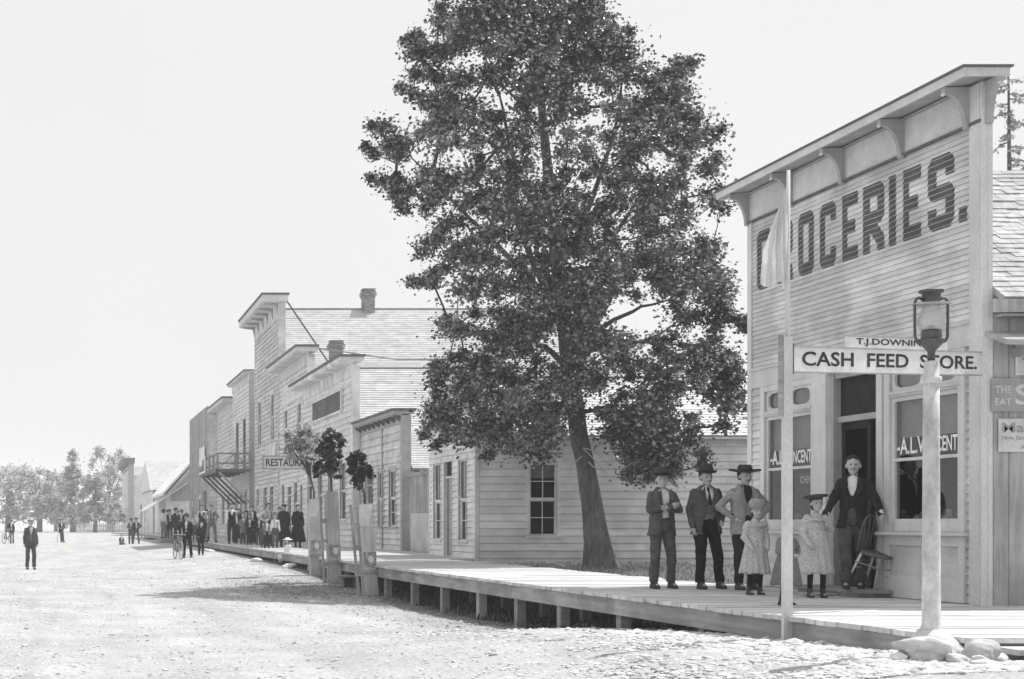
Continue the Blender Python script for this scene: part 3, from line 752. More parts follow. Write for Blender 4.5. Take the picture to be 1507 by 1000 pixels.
# pilasters, door recess
gbox('pilaster', 'cream_trim', 21.50, 21.80, .001, .06, DZ+.01, 3.655)
gbox('pilaster', 'cream_trim', 20.02, 20.16, .001, .06, DZ+.01, 3.655)
fr = MB(); fr.box(GX+.0, GX+.2, 21.40, 21.479, .72, 3.655); fr.box(GX, GX+.2, 20.181, 20.26, .72, 3.655)
fr.box(GX+.06, GX+.2, 20.261, 21.399, 2.98, 3.06); fr.box(GX+.02, GX+.2, 20.261, 21.399, 3.58, 3.655)
df = fr.build('door_frame', M['trim_mid'], gro)
b = MB(); b.box(GX+.10, GX+.12, 20.261, 21.399, 3.061, 3.579); b.build('transom_board', M['darkdoor'], df)
b = MB(); n = 24; b.add([(GX+.097, 20.83+.42*math.copysign(abs(math.cos(t))**.6, math.cos(t)), 3.32+.17*math.copysign(abs(math.sin(t))**.8, math.sin(t))) for t in [2*math.pi*k/n for k in range(n)]], [tuple(range(n))])
b.build('transom_pane', M['darkdoor'], df)
# screen door, ajar leaf standing inside
b = MB(); sx0, sx1 = GX+.11, GX+.145
for (p, q, r, t) in ((20.62, 20.71, .73, 2.97), (21.30, 21.39, .73, 2.97), (20.711, 21.299, 2.87, 2.97), (20.711, 21.299, 1.66, 1.74), (20.711, 21.299, .73, .93)): b.box(sx0, sx1, p, q, r, t)
sdoor = b.build('screen_door', M['darkdoor'], gro)
b = MB(); b.box(sx0+.015, sx0+.018, 20.711, 21.299, .931, 2.869); b.build('screen', M['void'], sdoor)
b = MB(); b.box(GX+.2, GX+1.0, 20.27, 20.31, .73, 2.95); d2 = b.build('door', M['darkdoor'], gro)
b = MB(); b.ell((GX+.26, 20.34, 1.85), (.03, .03, .03), 8, 6); b.build('handle', M['metal'], d2)
# side addition toward the right: weathered boards, shingled roof
sw = []
x = GX+.095
b = MB()
while x < 14.5:
    wd = R.uniform(.17, .24); piece('wall_board', M['oldwood'], gro, x, x+wd-.006, G0-.03-R.uniform(0, .008), G0-.002, DZ-.2, 3.95); x += wd
x = GX+.095
shingles(gro, M['shingle2'], GX+.095, 13.0, 17.66, 4.16, 20.96, 6.32, .135, single=True, wid=(.16, .28), jit=.02)
shingles(gro, M['shingle2'], 13.0, 19.6, 17.66, 4.16, 20.96, 6.32, .135, single=False, wid=(.16, .28))
b = MB(); b.add([(GX+.1, 20.98, 6.25), (19.6, 20.98, 6.25), (19.6, 24.4, 4.1), (GX+.1, 24.4, 4.1)], [(0, 1, 2, 3)]); b.add([(GX+.1, 20.98, 6.31), (19.6, 20.98, 6.31), (19.6, 24.4, 4.16), (GX+.1, 24.4, 4.16)], [(0, 1, 2, 3)]); b.build('roof', M['shingle2'], gro)
b = MB(); b.box(GX-.03, 14.5, 17.64, 17.665, 3.99, 4.14); b.build('eave_board', M['oldwood'], gro)
b = MB(); b.box(GX+.095, 14.5, 17.667, G0-.04, 3.955, 3.975); b.build('eave_soffit', M['oldwood'], gro)
b = MB(); b.prism([(17.45, 3.60), (G0-.04, 3.74), (G0-.04, 3.80), (17.45, 3.66)], 'x', GX+.0, 14.5); b.build('door_hood', M['beam'], gro)
b = MB(); b.box(GX+.3, GX+.36, 17.5, G0-.045, 3.5, 3.6); b.build('hood_bracket', M['oldwood'], gro)
# posters on the side wall
def poster(label, x0, x1, z0, z1, m, texts, y=G0-.045, frame=None):
    b = MB(); b.box(x0, x1, y-.006, y, z0, z1); p = b.build('poster', M[m])
    tag(p, label, 'poster')
    for (s, mm, u0, v0, uw, vh) in texts:
        text(p, s, M[mm], (x0+(x1-x0)*u0, y-.009, z0+(z1-z0)*v0), ((x1-x0)*uw, 0, 0), (0, 0, (z1-z0)*vh))
    if frame:
        b = MB(); f = .025
        for (p0, p1, q0, q1) in ((x0-f, x0, z0-f, z1+f), (x1, x1+f, z0-f, z1+f), (x0, x1, z0-f, z0), (x0, x1, z1, z1+f)): b.box(p0, p1, y-.016, y, q0, q1)
        b.build('frame', M[frame], p)
    return p
poster('framed notice with the letters ST under the side eave', 10.86, 11.5, 3.32, 3.66, 'paper', [('ST', 'ink_faded', .08, .42, .4, .34), ('ORE', 'ink_faded', .55, .42, .4, .34)], frame='cream_trim')
poster('faded cloth banner with large pale letters on the side boards', 10.56, 11.6, 2.88, 3.26, 'shade', [('SE', 'paper', .26, .2, .4, .62), ('THE', 'paper', .04, .55, .18, .22), ('EAT', 'paper', .04, .2, .18, .2)], y=G0-.05)
poster('curling printed poster reading High Grade below the banner', 10.64, 11.6, 2.42, 2.80, 'paper', [('Mail', 'ink_faded', .04, .58, .36, .3), ('High Grade', 'ink_faded', .04, .32, .36, .16), ('Ask', 'ink_faded', .26, .08, .14, .13)], y=G0-.05)

# ------------------------------------------------------------------ small house behind the tree
HX, H0, H1 = 11.0, 42.0, 47.3
hs = thing('small_house', 'small grey clapboard building with a shingled roof behind the big tree', 'house', (HX, 45, DZ))
ops = [(42.85, 43.75, 1.12, 3.38), (44.5, 45.45, DZ+.02, 3.42), (45.85, 46.75, 1.12, 3.38)]
sop = [(12.42, 13.18, 1.27, 3.22)]
shell(hs, HX, H0, H1, .25, 5.85, 4.1, 5.78, 11, 'house_front', ops, sop, fth=.08, wm2='house')
siding(hs, M['house_front'], 'x', HX, H0+.1, H1-.1, DZ, 3.55, .17, ops, single=False, t=.035, gap=.02)
siding(hs, M['house_front'], 'x', HX, H0+.1, H1-.1, 3.72, 5.8, .2, single=False, t=.035, gap=.02)
b = MB(); wbox(b, 'x', HX, H0, H1, .001, .04, 3.56, 3.71); b.build('belt_board', M['house_front'], hs)
siding(hs, M['house'], 'y', H0, HX+.09, 21.9, .48, 4.08, .203, sop, single=True, t=.045, joint=4.2, gap=.028)
corner(hs, M['house_front'], HX, H0, .3, 5.85, .12, ret=.08); corner(hs, M['house_front'], HX, H1, .5, 5.85, .12, False)
b = MB(); b.box(HX-.05, HX+.2, H0-.06, H1+.05, 5.85, 5.9); b.build('coping', M['house_front'], hs)
window(hs, 'x', HX, *ops[0][:2], *ops[0][2:], rows=(2, 1), shade=.45); window(hs, 'x', HX, *ops[2][:2], *ops[2][2:], rows=(2, 1), shade=.45)
door(hs, 'x', HX, *ops[1][:2], DZ+.02, 3.42, leaf='trim_mid', transom=.45)
window(hs, 'y', H0, 12.42, 13.18, 1.27, 3.22, rows=(2, 2), panes=True, casing=.1, frame='house', shade=.2)
shingles(hs, M['shingle'], HX+.1, 22, H0-.3, 3.95, 44.65, 5.76, .15, wid=(.12, .24), tv=(.012, .018), jit=.012)
b = MB(); b.add([(HX+.09, 44.67, 5.7), (22, 44.67, 5.7), (22, H1+.2, 4.0), (HX+.09, H1+.2, 4.0)], [(0, 1, 2, 3)]); b.build('roof', M['shingle'], hs)
b = MB(); b.box(HX+.1, 22, 44.6, 44.74, 5.77, 5.80); b.build('ridge_board', M['oldwood'], hs)
b = MB(); b.box(HX+.1, 22, H0-.28, H0-.25, 3.86, 3.94); b.build('eave_board', M['house'], hs)

# board screen between the house and the little shop
sc_ = thing('board_screen', 'weathered vertical board screen between the small house and the little shop', 'fence', (12, 50, DZ))
y = 47.5
while y < 53.8:
    wd = R.uniform(.42, .6); piece('board', M['oldwood'], sc_, 11.75, 11.78+R.uniform(0, .015), y, min(y+wd-.02, 53.9), DZ-.2, 3.35+R.uniform(-.08, .08)); y += wd
piece('rail', M['oldwood'], sc_, 11.70, 11.745, 47.5, 53.9, 3.2, 3.32)
piece('low_panel', M['guard'], sc_, 11.70, 11.745, 48.4, 53.2, DZ, 1.95)

# ------------------------------------------------------------------ little shop
LX, L0, L1 = 11.6, 54.0, 61.4
ls = thing('little_shop', 'narrow pale clapboard shop with bracketed cornice beside the board screen', 'store', (LX, 57, DZ))
ops = [(59.0, 60.6, DZ+.02, 3.6), (54.95, 56.1, 1.5, 3.5), (57.0, 58.1, 1.5, 3.5)]
shell(ls, LX, L0, L1, .3, 5.35, 3.6, 5.1, 9, 'grey_sid', ops, fth=.3, wm2='oldwood')
siding(ls, M['grey_sid'], 'x', LX, L0+.15, L1-.15, DZ, 3.75, .2, ops, single=False, t=.05, gap=.03)
siding(ls, M['grey_sid'], 'x', LX, L0+.15, L1-.15, 3.95, 5.1, .29, single=False, t=.05, gap=.03)
b = MB(); wbox(b, 'x', LX, L0, L1, .001, .04, 3.76, 3.94); b.build('belt_board', M['grey_sid'], ls)
b = MB(); wbox(b, 'x', LX, 57.15, 57.3, .045, .07, DZ, 5.1); b.build('batten', M['trim_mid'], ls)
corner(ls, M['trim_mid'], LX, L0, .4, 5.35, .2, ret=.3); corner(ls, M['trim_mid'], LX, L1, .4, 5.35, .15, False)
cornice(ls, M['trim_mid'], LX, L0, L1, 5.5, .35, .1, 9, .28, M['dark_trim'], .1, .3)
for o_ in ops[1:]: window(ls, 'x', LX, *o_, cols=2, rows=(2, 1), frame='trim_mid', casing=.12, shade=.35)
door(ls, 'x', LX, *ops[0], leaf='dark_trim', frame='trim_mid', transom=.5)
shingles(ls, M['shingle_far'], LX+.32, 20, L0-.2, 3.5, 57.7, 5.15, .17, wid=(.14, .28), tv=(.022, .0225), jit=.001)
b = MB(); b.add([(LX+.3, 57.72, 5.1), (20, 57.72, 5.1), (20, L1+.1, 3.6), (LX+.3, L1+.1, 3.6)], [(0, 1, 2, 3)]); b.build('roof', M['shingle'], ls)

# ------------------------------------------------------------------ white store with the dark sign panel
WX, W0, W1 = 11.3, 61.6, 74.7
ws = thing('white_store', 'white false-front building with a dark sign panel high on its front', 'store', (WX, 68, DZ))
ops = [(63.1, 64.4, 1.75, 4.1), (66.2, 67.3, DZ+.02, 4.0), (68.9, 70.0, 1.7, 4.0), (71.8, 73.2, DZ+.02, 3.9)]
shell(ws, WX, W0, W1, .2, 7.85, 5.2, 8.1, 12, 'white_sid', ops, fth=.25, ridge=65.4, wm2='white_sid')
siding(ws, M['white_sid'], 'x', WX, W0+.15, W1-.15, DZ, 7.3, .24, ops, single=False, t=.05, gap=.03)
siding(ws, M['white_sid'], 'y', W0, WX+.26, 22, .4, 5.1, .24, single=False, t=.05, gap=.03)
corner(ws, M['white'], WX, W0, .3, 7.6, .3, ret=.25); corner(ws, M['white'], WX, W1, .3, 7.6, .25, False)
cornice(ws, M['white'], WX, W0, W1, 8.15, .6, .16, 0, .5, None, .35, .25)
b = MB(); wbox(b, 'x', WX, 63.9, 71.2, .03, .09, 6.25, 7.05); b.build('sign_panel', M['dark_panel'], ws)
b = MB()
for (p, q, r, t) in ((63.7, 71.4, 7.05, 7.13), (63.7, 71.4, 6.17, 6.25), (63.7, 63.9, 6.25, 7.05), (71.2, 71.4, 6.25, 7.05)): wbox(b, 'x', WX, p, q, .03, .12, r, t)
b.build('panel_frame', M['white'], ws)
for i in (0, 2): window(ws, 'x', WX, *ops[i], frame='white', cols=2, rows=(1, 1), casing=.16, shade=.5)
for i in (1, 3): door(ws, 'x', WX, *ops[i], leaf='darkdoor', frame='white', transom=.5, casing=.15)
shingles(ws, M['shingle_far'], WX+.28, 23, W0-.25, 5.05, 65.4, 8.1, .17, wid=(.3, .8), tv=(.020, .026), jit=.008)
b = MB(); b.add([(WX+.26, 65.42, 8.05), (23, 65.42, 8.05), (23, W1, 5.2), (WX+.26, W1, 5.2)], [(0, 1, 2, 3)]); b.build('roof', M['shingle2'], ws)
b = MB(); b.box(WX+.28, 23, 65.33, 65.5, 8.1, 8.14); b.build('ridge_board', M['oldwood'], ws)
b = MB(); b.box(WX+.28, 23, 64.45, 64.5, 7.36, 7.42); b.build('roof_batten', M['oldwood'], ws)

# ------------------------------------------------------------------ brick chimneys
def chimney(x, y, z0, z1, w, parent, rows):
    b = MB(); b.box(x-w/2+.02, x+w/2-.02, y-w/2+.02, y+w/2-.02, z0, z1-.02); ch = b.build('chimney', M['mortar'], parent)
    h = (z1-z0)/rows
    for i in range(rows):
        g = .05 if i >= rows-5 and i < rows-1 else 0; g = .09 if i in (rows-4, rows-3) else g
        n = 3; L = (w+2*g)/n
        for s in range(4):
            for k in range(-1, n+1):
                a = -w/2-g+k*L+(L/2 if i % 2 else 0); c = a+L-.02; a = max(a, -w/2-g); c = min(c, w/2+g)
                if c-a < .04: continue
                o = w/2+g
                if s == 0: q = (x+a, x+c, y-o, y-o+.06)
                elif s == 1: q = (x+a, x+c, y+o-.06, y+o)
                elif s == 2: q = (x-o, x-o+.059, y+a, y+c)
                else: continue
                piece('brick', M['brick'], ch, q[0], q[1], q[2], q[3], z0+i*h, z0+i*h+h-.018)
    b = MB(); b.box(x-w/2-.04, x+w/2+.04, y-w/2-.04, y+w/2+.04, z1-.03, z1); b.build('chimney_cap', M['brick'], ch)

# ------------------------------------------------------------------ two storey building (nearer half of the restaurant block)
def upper_windows(bd, X0, spans, z0, z1, **k):
    for a, c in spans: window(bd, 'x', X0, a, c, z0, z1, **k)
BX, B0, B1 = 11.6, 74.9, 85.1
bb = thing('restaurant_building', 'pale two-storey false-front building with a brick chimney above the hanging sign', 'building', (BX, 80, DZ))
ops = [(76.0, 77.3, DZ+.02, 3.6), (78.4, 79.5, 1.5, 3.7), (80.6, 81.8, DZ+.02, 3.6), (83.0, 84.2, 1.5, 3.7), (77.2, 78.3, 5.6, 7.6), (81.9, 82.9, 5.6, 7.6)]
shell(bb, BX, B0, B1, .2, 9.7, 8.3, 9.8, 12, 'grey_sid', ops, fth=.3, wm2='white_sid')
siding(bb, M['white_sid'], 'x', BX, B0+.15, B1-.1, DZ, 9.2, .24, ops, single=False, t=.05, gap=.03)
siding(bb, M['grey_sid'], 'y', B0, BX+.31, 23, 5, 8.2, .24, single=False, t=.05, gap=.03)
corner(bb, M['white'], BX, B0, .3, 9.6, .3, ret=.3)
cornice(bb, M['cream_trim'], BX, B0, B1, 10.05, .65, .2, 0, .55, None, .3, .3)
for i in (1, 3): window(bb, 'x', BX, *ops[i], frame='white', rows=(1, 1), casing=.16)
for i in (4, 5): window(bb, 'x', BX, *ops[i], frame='white', rows=(1, 1), casing=.16, shade=.4)
for i in (0, 2): door(bb, 'x', BX, *ops[i], leaf='darkdoor', frame='white', transom=.5, casing=.15)
b = MB(); wbox(b, 'x', BX, 76.2, 83.6, .03, .08, 7.85, 8.75); sgn = b.build('sign_panel', M['sign'], bb)
text(sgn, 'RESTAURANT', M['cream'], (BX-.085, 83.2, 8.05), (0, -6.6, 0), (0, 0, .5))
shingles(bb, M['shingle_far'], BX+.32, 24, B0-.2, 8.2, 80, 9.9, .2, wid=(.3, .8), tv=(.020, .026), jit=.008)
b = MB(); b.add([(BX+.3, 80.02, 9.85), (24, 80.02, 9.85), (24, B1, 8.3), (BX+.3, B1, 8.3)], [(0, 1, 2, 3)]); b.build('roof', M['shingle'], bb)
chimney(13.5, 78.3, 8.9, 10.75, .62, bb, 20)

# ------------------------------------------------------------------ tall hall
AX, A0, A1 = 11.6, 85.3, 96.2
ah = thing('tall_hall', 'tallest false-front hall with a heavy bracketed cornice and long shingled roof', 'building', (AX, 90, DZ))
ops = [(87.5, 88.8, DZ+.02, 3.7), (90.4, 91.8, DZ+.02, 3.7), (94, 95.2, 1.5, 3.7), (87.2, 88.5, 6.3, 8.9), (93.0, 94.3, 6.3, 8.9)]
shell(ah, AX, A0, A1, .2, 13.7, 9.4, 13.2, 16, 'grey_sid', ops, fth=.35, wm2='white_sid')
siding(ah, M['grey_sid'], 'x', AX, A0+.15, A1-.15, DZ, 13.0, .25, ops, single=False, t=.055, gap=.035)
corner(ah, M['grey_sid'], AX, A0, .3, 13.1, .35, ret=.35); corner(ah, M['cream_trim'], AX, A1, .3, 13.1, .35, False)
cornice(ah, M['cream_trim'], AX, A0, A1, 14.05, .95, .34, 6, .8, M['trim_mid'], .35, .35)
window(ah, 'x', AX, *ops[2], frame='white', rows=(1, 1), casing=.18)
for i in (3, 4): window(ah, 'x', AX, *ops[i], frame='white', rows=(1, 1), casing=.18, shade=.5)
for i in (0, 1): door(ah, 'x', AX, *ops[i], leaf='darkdoor', frame='white', transom=.5, casing=.16)
b = MB(); wbox(b, 'x', AX, 86.2, 90.6, .03, .08, 4.6, 6.0); b.build('sign_panel', M['white'], ah)
shingles(ah, M['shingle_far'], AX+.37, 29, A0-.25, 9.2, 90.7, 14.05, .2, wid=(.3, .8), tv=(.020, .026), jit=.008)
b = MB(); b.add([(AX+.36, 90.72, 14.0), (29, 90.72, 14.0), (29, A1, 9.4), (AX+.36, A1, 9.4)], [(0, 1, 2, 3)]); b.build('roof', M['shingle'], ah)
b = MB(); b.box(AX+.36, 29, 90.62, 90.8, 14.05, 14.1); b.build('ridge_board', M['oldwood'], ah)
chimney(17.5, 90.7, 13.5, 15.2, .68, ah, 17)
for (xa_, xb_, yk, zk) in ((12.1, 13.6, 89.9, 13.3), (12.1, 14.0, 88.9, 12.4)):
    b = MB(); b.box(xa_, xb_, yk, yk+.08, zk-.02, zk+.12); b.build('roof_cleat', M['oldwood'], ah)
b = MB(); b.tube([(12.0, 85.2, 13.75), (14.2, 84.9, 10.4)], .05, 6); b.build('brace_rod', M['metal'], ah)
# loose poles on the roofs
b = MB(); b.tube([(12.0, 75.5, 10.1), (14.9, 70.5, 9.0), (17.3, 68.5, 8.8)], .035, 6)
o = b.build('roof_pole', M['oldwood']); tag(o, 'long thin pole lying over the roofs behind the white building', 'pole')

# hanging restaurant sign
rs = MB(); rs.box(8.75, 11.2, 69.47, 69.53, 4.06, 4.58); r_ = rs.build('hanging_sign', M['sign']); tag(r_, 'long RESTAURANT sign board projecting over the boardwalk', 'sign')
text(r_, 'RESTAURANT', M['ink'], (8.86, 69.46, 4.15), (2.24, 0, 0), (0, 0, .34))
b = MB()
for q in ((8.7, 11.25, 4.58, 4.63), (8.7, 11.25, 4.01, 4.06), (8.7, 8.75, 4.06, 4.58), (11.2, 11.25, 4.06, 4.58)): b.box(q[0], q[1], 69.44, 69.56, q[2], q[3])
b.build('frame', M['trim_mid'], r_)

# ------------------------------------------------------------------ balcony building (C) and its neighbours
CX, C0, C1 = 11.4, 97.2, 107.3
cb = thing('balcony_building', 'pale two-storey building carrying a railed balcony over the walk', 'building', (CX, 102, DZ))
ops = [(98.5, 99.8, DZ+.02, 3.6), (101, 102.2, 1.5, 3.6), (104, 105.3, DZ+.02, 3.6), (99.2, 100.7, 5.1, 8.3), (103.3, 104.8, 5.1, 8.3)]
shell(cb, CX, C0, C1, .2, 11.0, 8, 9.6, 12, 'white_sid', ops, fth=.6, wm2='trim_mid')
siding(cb, M['white_sid'], 'x', CX, C0+.15, C1-.15, DZ, 10.4, .25, ops, single=False, t=.05, gap=.03)
corner(cb, M['trim_mid'], CX, C0, .3, 11.0, .35, ret=.6)
cornice(cb, M['white'], CX, C0, C1, 11.1, .35, .1, 0, .45, None, .1, .6)
window(cb, 'x', CX, *ops[1], frame='trim_mid', rows=(1, 1), casing=.18)
for i in (3, 4): window(cb, 'x', CX, *ops[i], frame='cream_trim', sash='dark_trim', rows=(1, 1), casing=.18)
for i in (0, 2): door(cb, 'x', CX, *ops[i], leaf='darkdoor', frame='trim_mid', transom=.5, casing=.16)
shingles(cb, M['shingle_far'], CX+.62, 24, C0, 7.9, 102, 9.8, .22, wid=(.3, .8), tv=(.020, .026), jit=.008)
for k in range(9):
    piece('balcony_plank', M['dark_trim'], cb, 9.3+k*.235, 9.3+k*.235+.225, 96.8, 108.3, 4.95, 5.0)
for y in (96.85, 99.7, 102.5, 105.4, 108.2):
    b = MB(); b.beam((9.32, y, 4.87), (11.36, y, 4.87), .12, .14); b.build('balcony_joist', M['dark_trim'], cb)
    b = MB(); b.beam((9.45, y, 4.78), (11.36, y, 2.9), .13, .13); b.build('balcony_brace', M['trim_mid' if y < 97 else 'dark_trim'], cb)
b = MB(); b.box(9.24, 9.29, 96.75, 108.35, 4.78, 5.06); b.build('balcony_fascia', M['dark_trim'], cb)
rl = MB()
for y in (96.85, 99.7, 102.5, 105.4, 108.2): rl.box(9.32, 9.42, y-.05, y+.05, 5.0, 6.0)
rl.box(10.4, 10.5, 96.8, 96.9, 5, 6.0); rl.box(11.28, 11.38, 96.8, 96.9, 5, 6)
for z in (5.35, 5.95):
    rl.box(9.33, 9.41, 96.91, 108.1, z-.05, z+.05); rl.box(9.43, 11.27, 96.82, 96.88, z-.05, z+.05)
rl.beam((9.45, 96.85, 5.05), (10.38, 96.85, 5.9), .04, .06); rl.beam((10.52, 96.85, 5.9), (11.26, 96.85, 5.05), .04, .06)
rl.build('balcony_railing', M['oldwood'], cb)
bs = MB(); bs.box(9.18, 9.22, 103.6, 108.3, 4.98, 6.1); s_ = bs.build('balcony_sign', M['sign'], cb)
for k in range(9):
    b = MB(); yy_ = 107.9-k*.45; b.beam((9.17, yy_, 5.12), (9.17, yy_-.18*(1 if k % 2 else -1), 5.55+(.35 if k > 4 else 0)), .1, .02, (1, 0, 0)); b.build('sign_stroke', M['ink'], s_)

D0, D1 = 107.6, 118.8
db = thing('cornice_store', 'pale clapboard store with a jutting cornice just past the balcony', 'store', (CX, 113, DZ))
ops = [(109.5, 111, DZ+.02, 3.6), (113, 115, 1.5, 3.6)]
shell(db, 11.45, D0, D1, .2, 10.0, 7.5, 9.5, 12, 'grey_sid', ops, fth=.4)
siding(db, M['grey_sid'], 'x', 11.45, D0+.15, D1-.15, DZ, 9.3, .3, ops, single=False, t=.06, gap=.045)
cornice(db, M['cream_trim'], 11.45, D0, D1, 10.25, .75, .2, 0, .6, M['trim_mid'], .2, .4)
door(db, 'x', 11.45, *ops[0], leaf='darkdoor', frame='trim_mid', casing=.15); window(db, 'x', 11.45, *ops[1], frame='cream_trim', rows=(1, 1))
shingles(db, M['shingle_far'], 11.86, 24, D0, 7.4, 113, 9.6, .25, wid=(.3, .8), tv=(.020, .026), jit=.008)

E0, E1 = 119, 136.3
eb = thing('board_front_store', 'tall store with a front of vertical weathered boards and posters below', 'store', (10.8, 125, DZ))
ops = [(120.5, 122.6, DZ+.02, 3.9), (125, 127.2, 1.4, 3.6)]
shell(eb, 10.8, E0, E1, .2, 10.5, 10.1, 10.4, 12, 'white_sid', ops, fth=.5)
y = E0+.05
while y < E1-.1:
    wd = min(R.uniform(.7, .95), E1-.05-y); zc = 3.95 if any(a-.3 < y+wd/2 < c+.3 for a, c, _, _ in ops) else DZ
    piece('wall_board', M['oldwood'], eb, 10.74+R.uniform(-.02, .02), 10.795, y, y+wd-.03, zc, 10.6); y += wd
siding(eb, M['white_sid'], 'y', E0, 10.8, 20, .5, 10.0, .45, single=False, t=.06)
door(eb, 'x', 10.73, *ops[0], leaf='darkdoor', frame='dark_trim', casing=.2); window(eb, 'x', 10.73, *ops[1], frame='cream_trim', rows=(1, 1))
b = MB(); b.box(10.62, 10.68, 120.6, 125.2, 5.6, 7.6); b.build('sign_board', M['white'], eb)
for k in range(9):
    yy_ = E0+1+R.uniform(0, 15); zz = R.uniform(1.6, 3.2)
    if any(a-.8 < yy_ < c+.5 for a, c, _, _ in ops): continue
    b = MB(); b.box(10.70, 10.71, yy_, yy_+R.uniform(.6, 1.4), zz, zz+R.uniform(.5, .9)); b.build('bill', M['paper' if k % 2 else 'paper_dk'], eb)
shingles(eb, M['shingle_far'], 11.32, 24, E0, 8.5, 127, 10.2, .25, wid=(.3, .8), tv=(.020, .026), jit=.008)

# shop with street-side eave and a lean-to awning, farther on
fb = thing('awning_store', 'low store with steep roof and pale canopy over the walk', 'store', (9.5, 145, .6))
b = MB(); b.prism([(8.8, .3), (13, .3), (13, 6.9), (11.2, 6.9), (8.8, 4.2)], 'y', 138.2, 156); b.build('wall', M['white_sid'], fb)
b = MB(); b.prism([(8.5, 4.1), (11.3, 7.2), (11.3, 7.45), (8.5, 4.35)], 'y', 137.8, 156.4); b.build('roof', M['shingle'], fb)
b = MB(); b.prism([(9.2, 3.6), (11.1, 3.6), (11.1, 6.3), (9.2, 4.3)], 'y', 138.12, 138.19); b.build('gable_panel', M['trim_mid'], fb)
b = MB(); b.prism([(7.0, 2.7), (10.6, 5.1), (10.6, 5.22), (7.0, 2.82)], 'y', 137.2, 150); b.build('canopy', M['flag'], fb)
for y in (137.5, 143, 149): piece('canopy_post', M['white'], fb, 7.1, 7.24, y, y+.14, .3, 2.72)
door(fb, 'x', 8.8, 140, 141.6, .62, 3.2, leaf='darkdoor', casing=.15); window(fb, 'x', 8.8, 143.5, 146, 1.4, 3.1, rows=(1, 1))

gb = thing('dark_board_shed', 'dark board shed with a wide pale roof behind the canopy store', 'shed', (11, 180, .3))
b = MB(); b.box(9.6, 22, 172, 196, .1, 5.4); b.build('wall', M['oldwood'], gb)
x = 9.5
while x < 15: piece('wall_board', M['oldwood'], gb, x, x+.5, 171.9-R.uniform(0, .05), 171.99, .1, 5.38); x += .55
shingles(gb, M['shingle_far'], 9.2, 22, 171.4, 5.3, 184, 9.0, .35, wid=(.3, .8), tv=(.020, .026), jit=.008)
b = MB(); b.add([(9.2, 184.02, 8.95), (22, 184.02, 8.95), (22, 196, 5.3), (9.2, 196, 5.3)], [(0, 1, 2, 3)]); b.build('roof', M['shingle'], gb)

b = MB(); b.prism([(171.5, 5.35), (196, 5.35), (184, 8.96)], 'x', 9.21, 9.3); b.build('gable_end', M['white_sid'], gb)
b = MB(); b.box(9.5, 9.58, 172, 196, .1, 5.38); b.build('front_wall', M['white_sid'], gb)
for (nm, lb, x0, y0, y1, zt, cn) in (('far_white_store', 'far white square-topped store front near the end of the row', 10.4, 203, 232, 8.6, False), ('far_corner_store', 'farthest tall store with a dark cornice at the end of the row', 10.4, 262, 292, 12.2, True)):
    q = thing(nm, lb, 'store', (x0, y0, .2))
    ops = [(y0+3, y0+6, .5, 4.2), (y0+12, y0+16, 1.5, 4.2)]
    shell(q, x0, y0, y1, .1, zt, zt-2.5, zt-.6, 12, 'white_sid', ops, fth=.9, wm2='white_sid')
    siding(q, M['white_sid'], 'x', x0, y0+.3, y1-.3, .3, zt-.8, .5, ops, single=False, t=.07)
    corner(q, M['trim_mid'], x0, y0, .2, zt, 1.0, ret=.9)
    door(q, 'x', x0, *ops[0], leaf='darkdoor', casing=.4); window(q, 'x', x0, *ops[1], rows=(1, 1), casing=.3, frame='trim_mid')
    if cn: cornice(q, M['dark_trim'], x0, y0, y1, zt+.3, .8, .8, 3, 1.2, None, .8, .9)
    shingles(q, M['shingle_far'], x0+1, x0+14, y0-.4, zt-2.6, (y0+y1)/2, zt-.5, .4, wid=(.3, .8), tv=(.020, .026), jit=.008)
# low far picket fence across the end of the street
pf = thing('far_fence', 'low pale board fence in front of the trees at the end of the street', 'fence', (3, 240, .3))
for k in range(28):
    x = 1.5+k*.32; piece('picket', M['cream_trim'], pf, x, x+.2, 245, 245.05, .1, 1.7+R.uniform(-.08, .08))
piece('rail', M['cream_trim'], pf, 1.4, 10.5, 244.9, 244.99, 1.2, 1.35); piece('rail', M['cream_trim'], pf, 1.4, 10.5, 244.9, 244.99, .5, .65)
# timber stacked at the far walk
lp = thing('timber_pile', 'low pile of loose boards at the far end of the walk', 'timber', (7, 95, .4))
for k in range(7):
    b = MB(); b.beam((5.4+R.uniform(-.3, .3), 96+k*.7, .42+.06*(k % 3)), (7.4+R.uniform(-.3, .3), 97+k*.5, .5+.08*(k % 3)), .25, .05); b.build('board', M['beam'], lp)

# ------------------------------------------------------------------ flag pole, sign, lantern post
fp = thing('flag_pole', 'thin square flag pole spliced to a thicker post at the walk edge', 'flagpole', (7.3, 15.9, .3))
b = MB(); b.box(7.28, 7.37, 15.86, 15.92, .25, 3.5); b.build('lower_post', M['cream_trim'], fp)
b = MB(); b.box(7.245, 7.279, 15.865, 15.915, 2.7, 3.52); b.build('splice', M['beam'], fp)
b = MB(); b.tube([(7.33, 15.89, 3.42), (7.335, 15.88, 5.19)], [.026, .018], 8); b.build('upper_pole', M['cream_trim'], fp, True)
nU, nV = 16, 26; V = []
for j in range(nV+1):
    t = j/nV; zt = 5.02-1.0*t
    for i in range(nU+1):
        u = i/nU; wdt = .03+.20*min(1, t*1.6)**.9
        x = 7.30-wdt*u; yv = 15.86-.045*math.sin(u*15+t*4)*min(1, t*3)-.05*u*math.sin(t*5)
        V.append((x-.015*math.sin(t*7)*u, yv, zt-.12*u*(1-t)-.03*math.sin(u*9+2)*t))
Fc = [(j*(nU+1)+i, j*(nU+1)+i+1, (j+1)*(nU+1)+i+1, (j+1)*(nU+1)+i) for j in range(nV) for i in range(nU)]
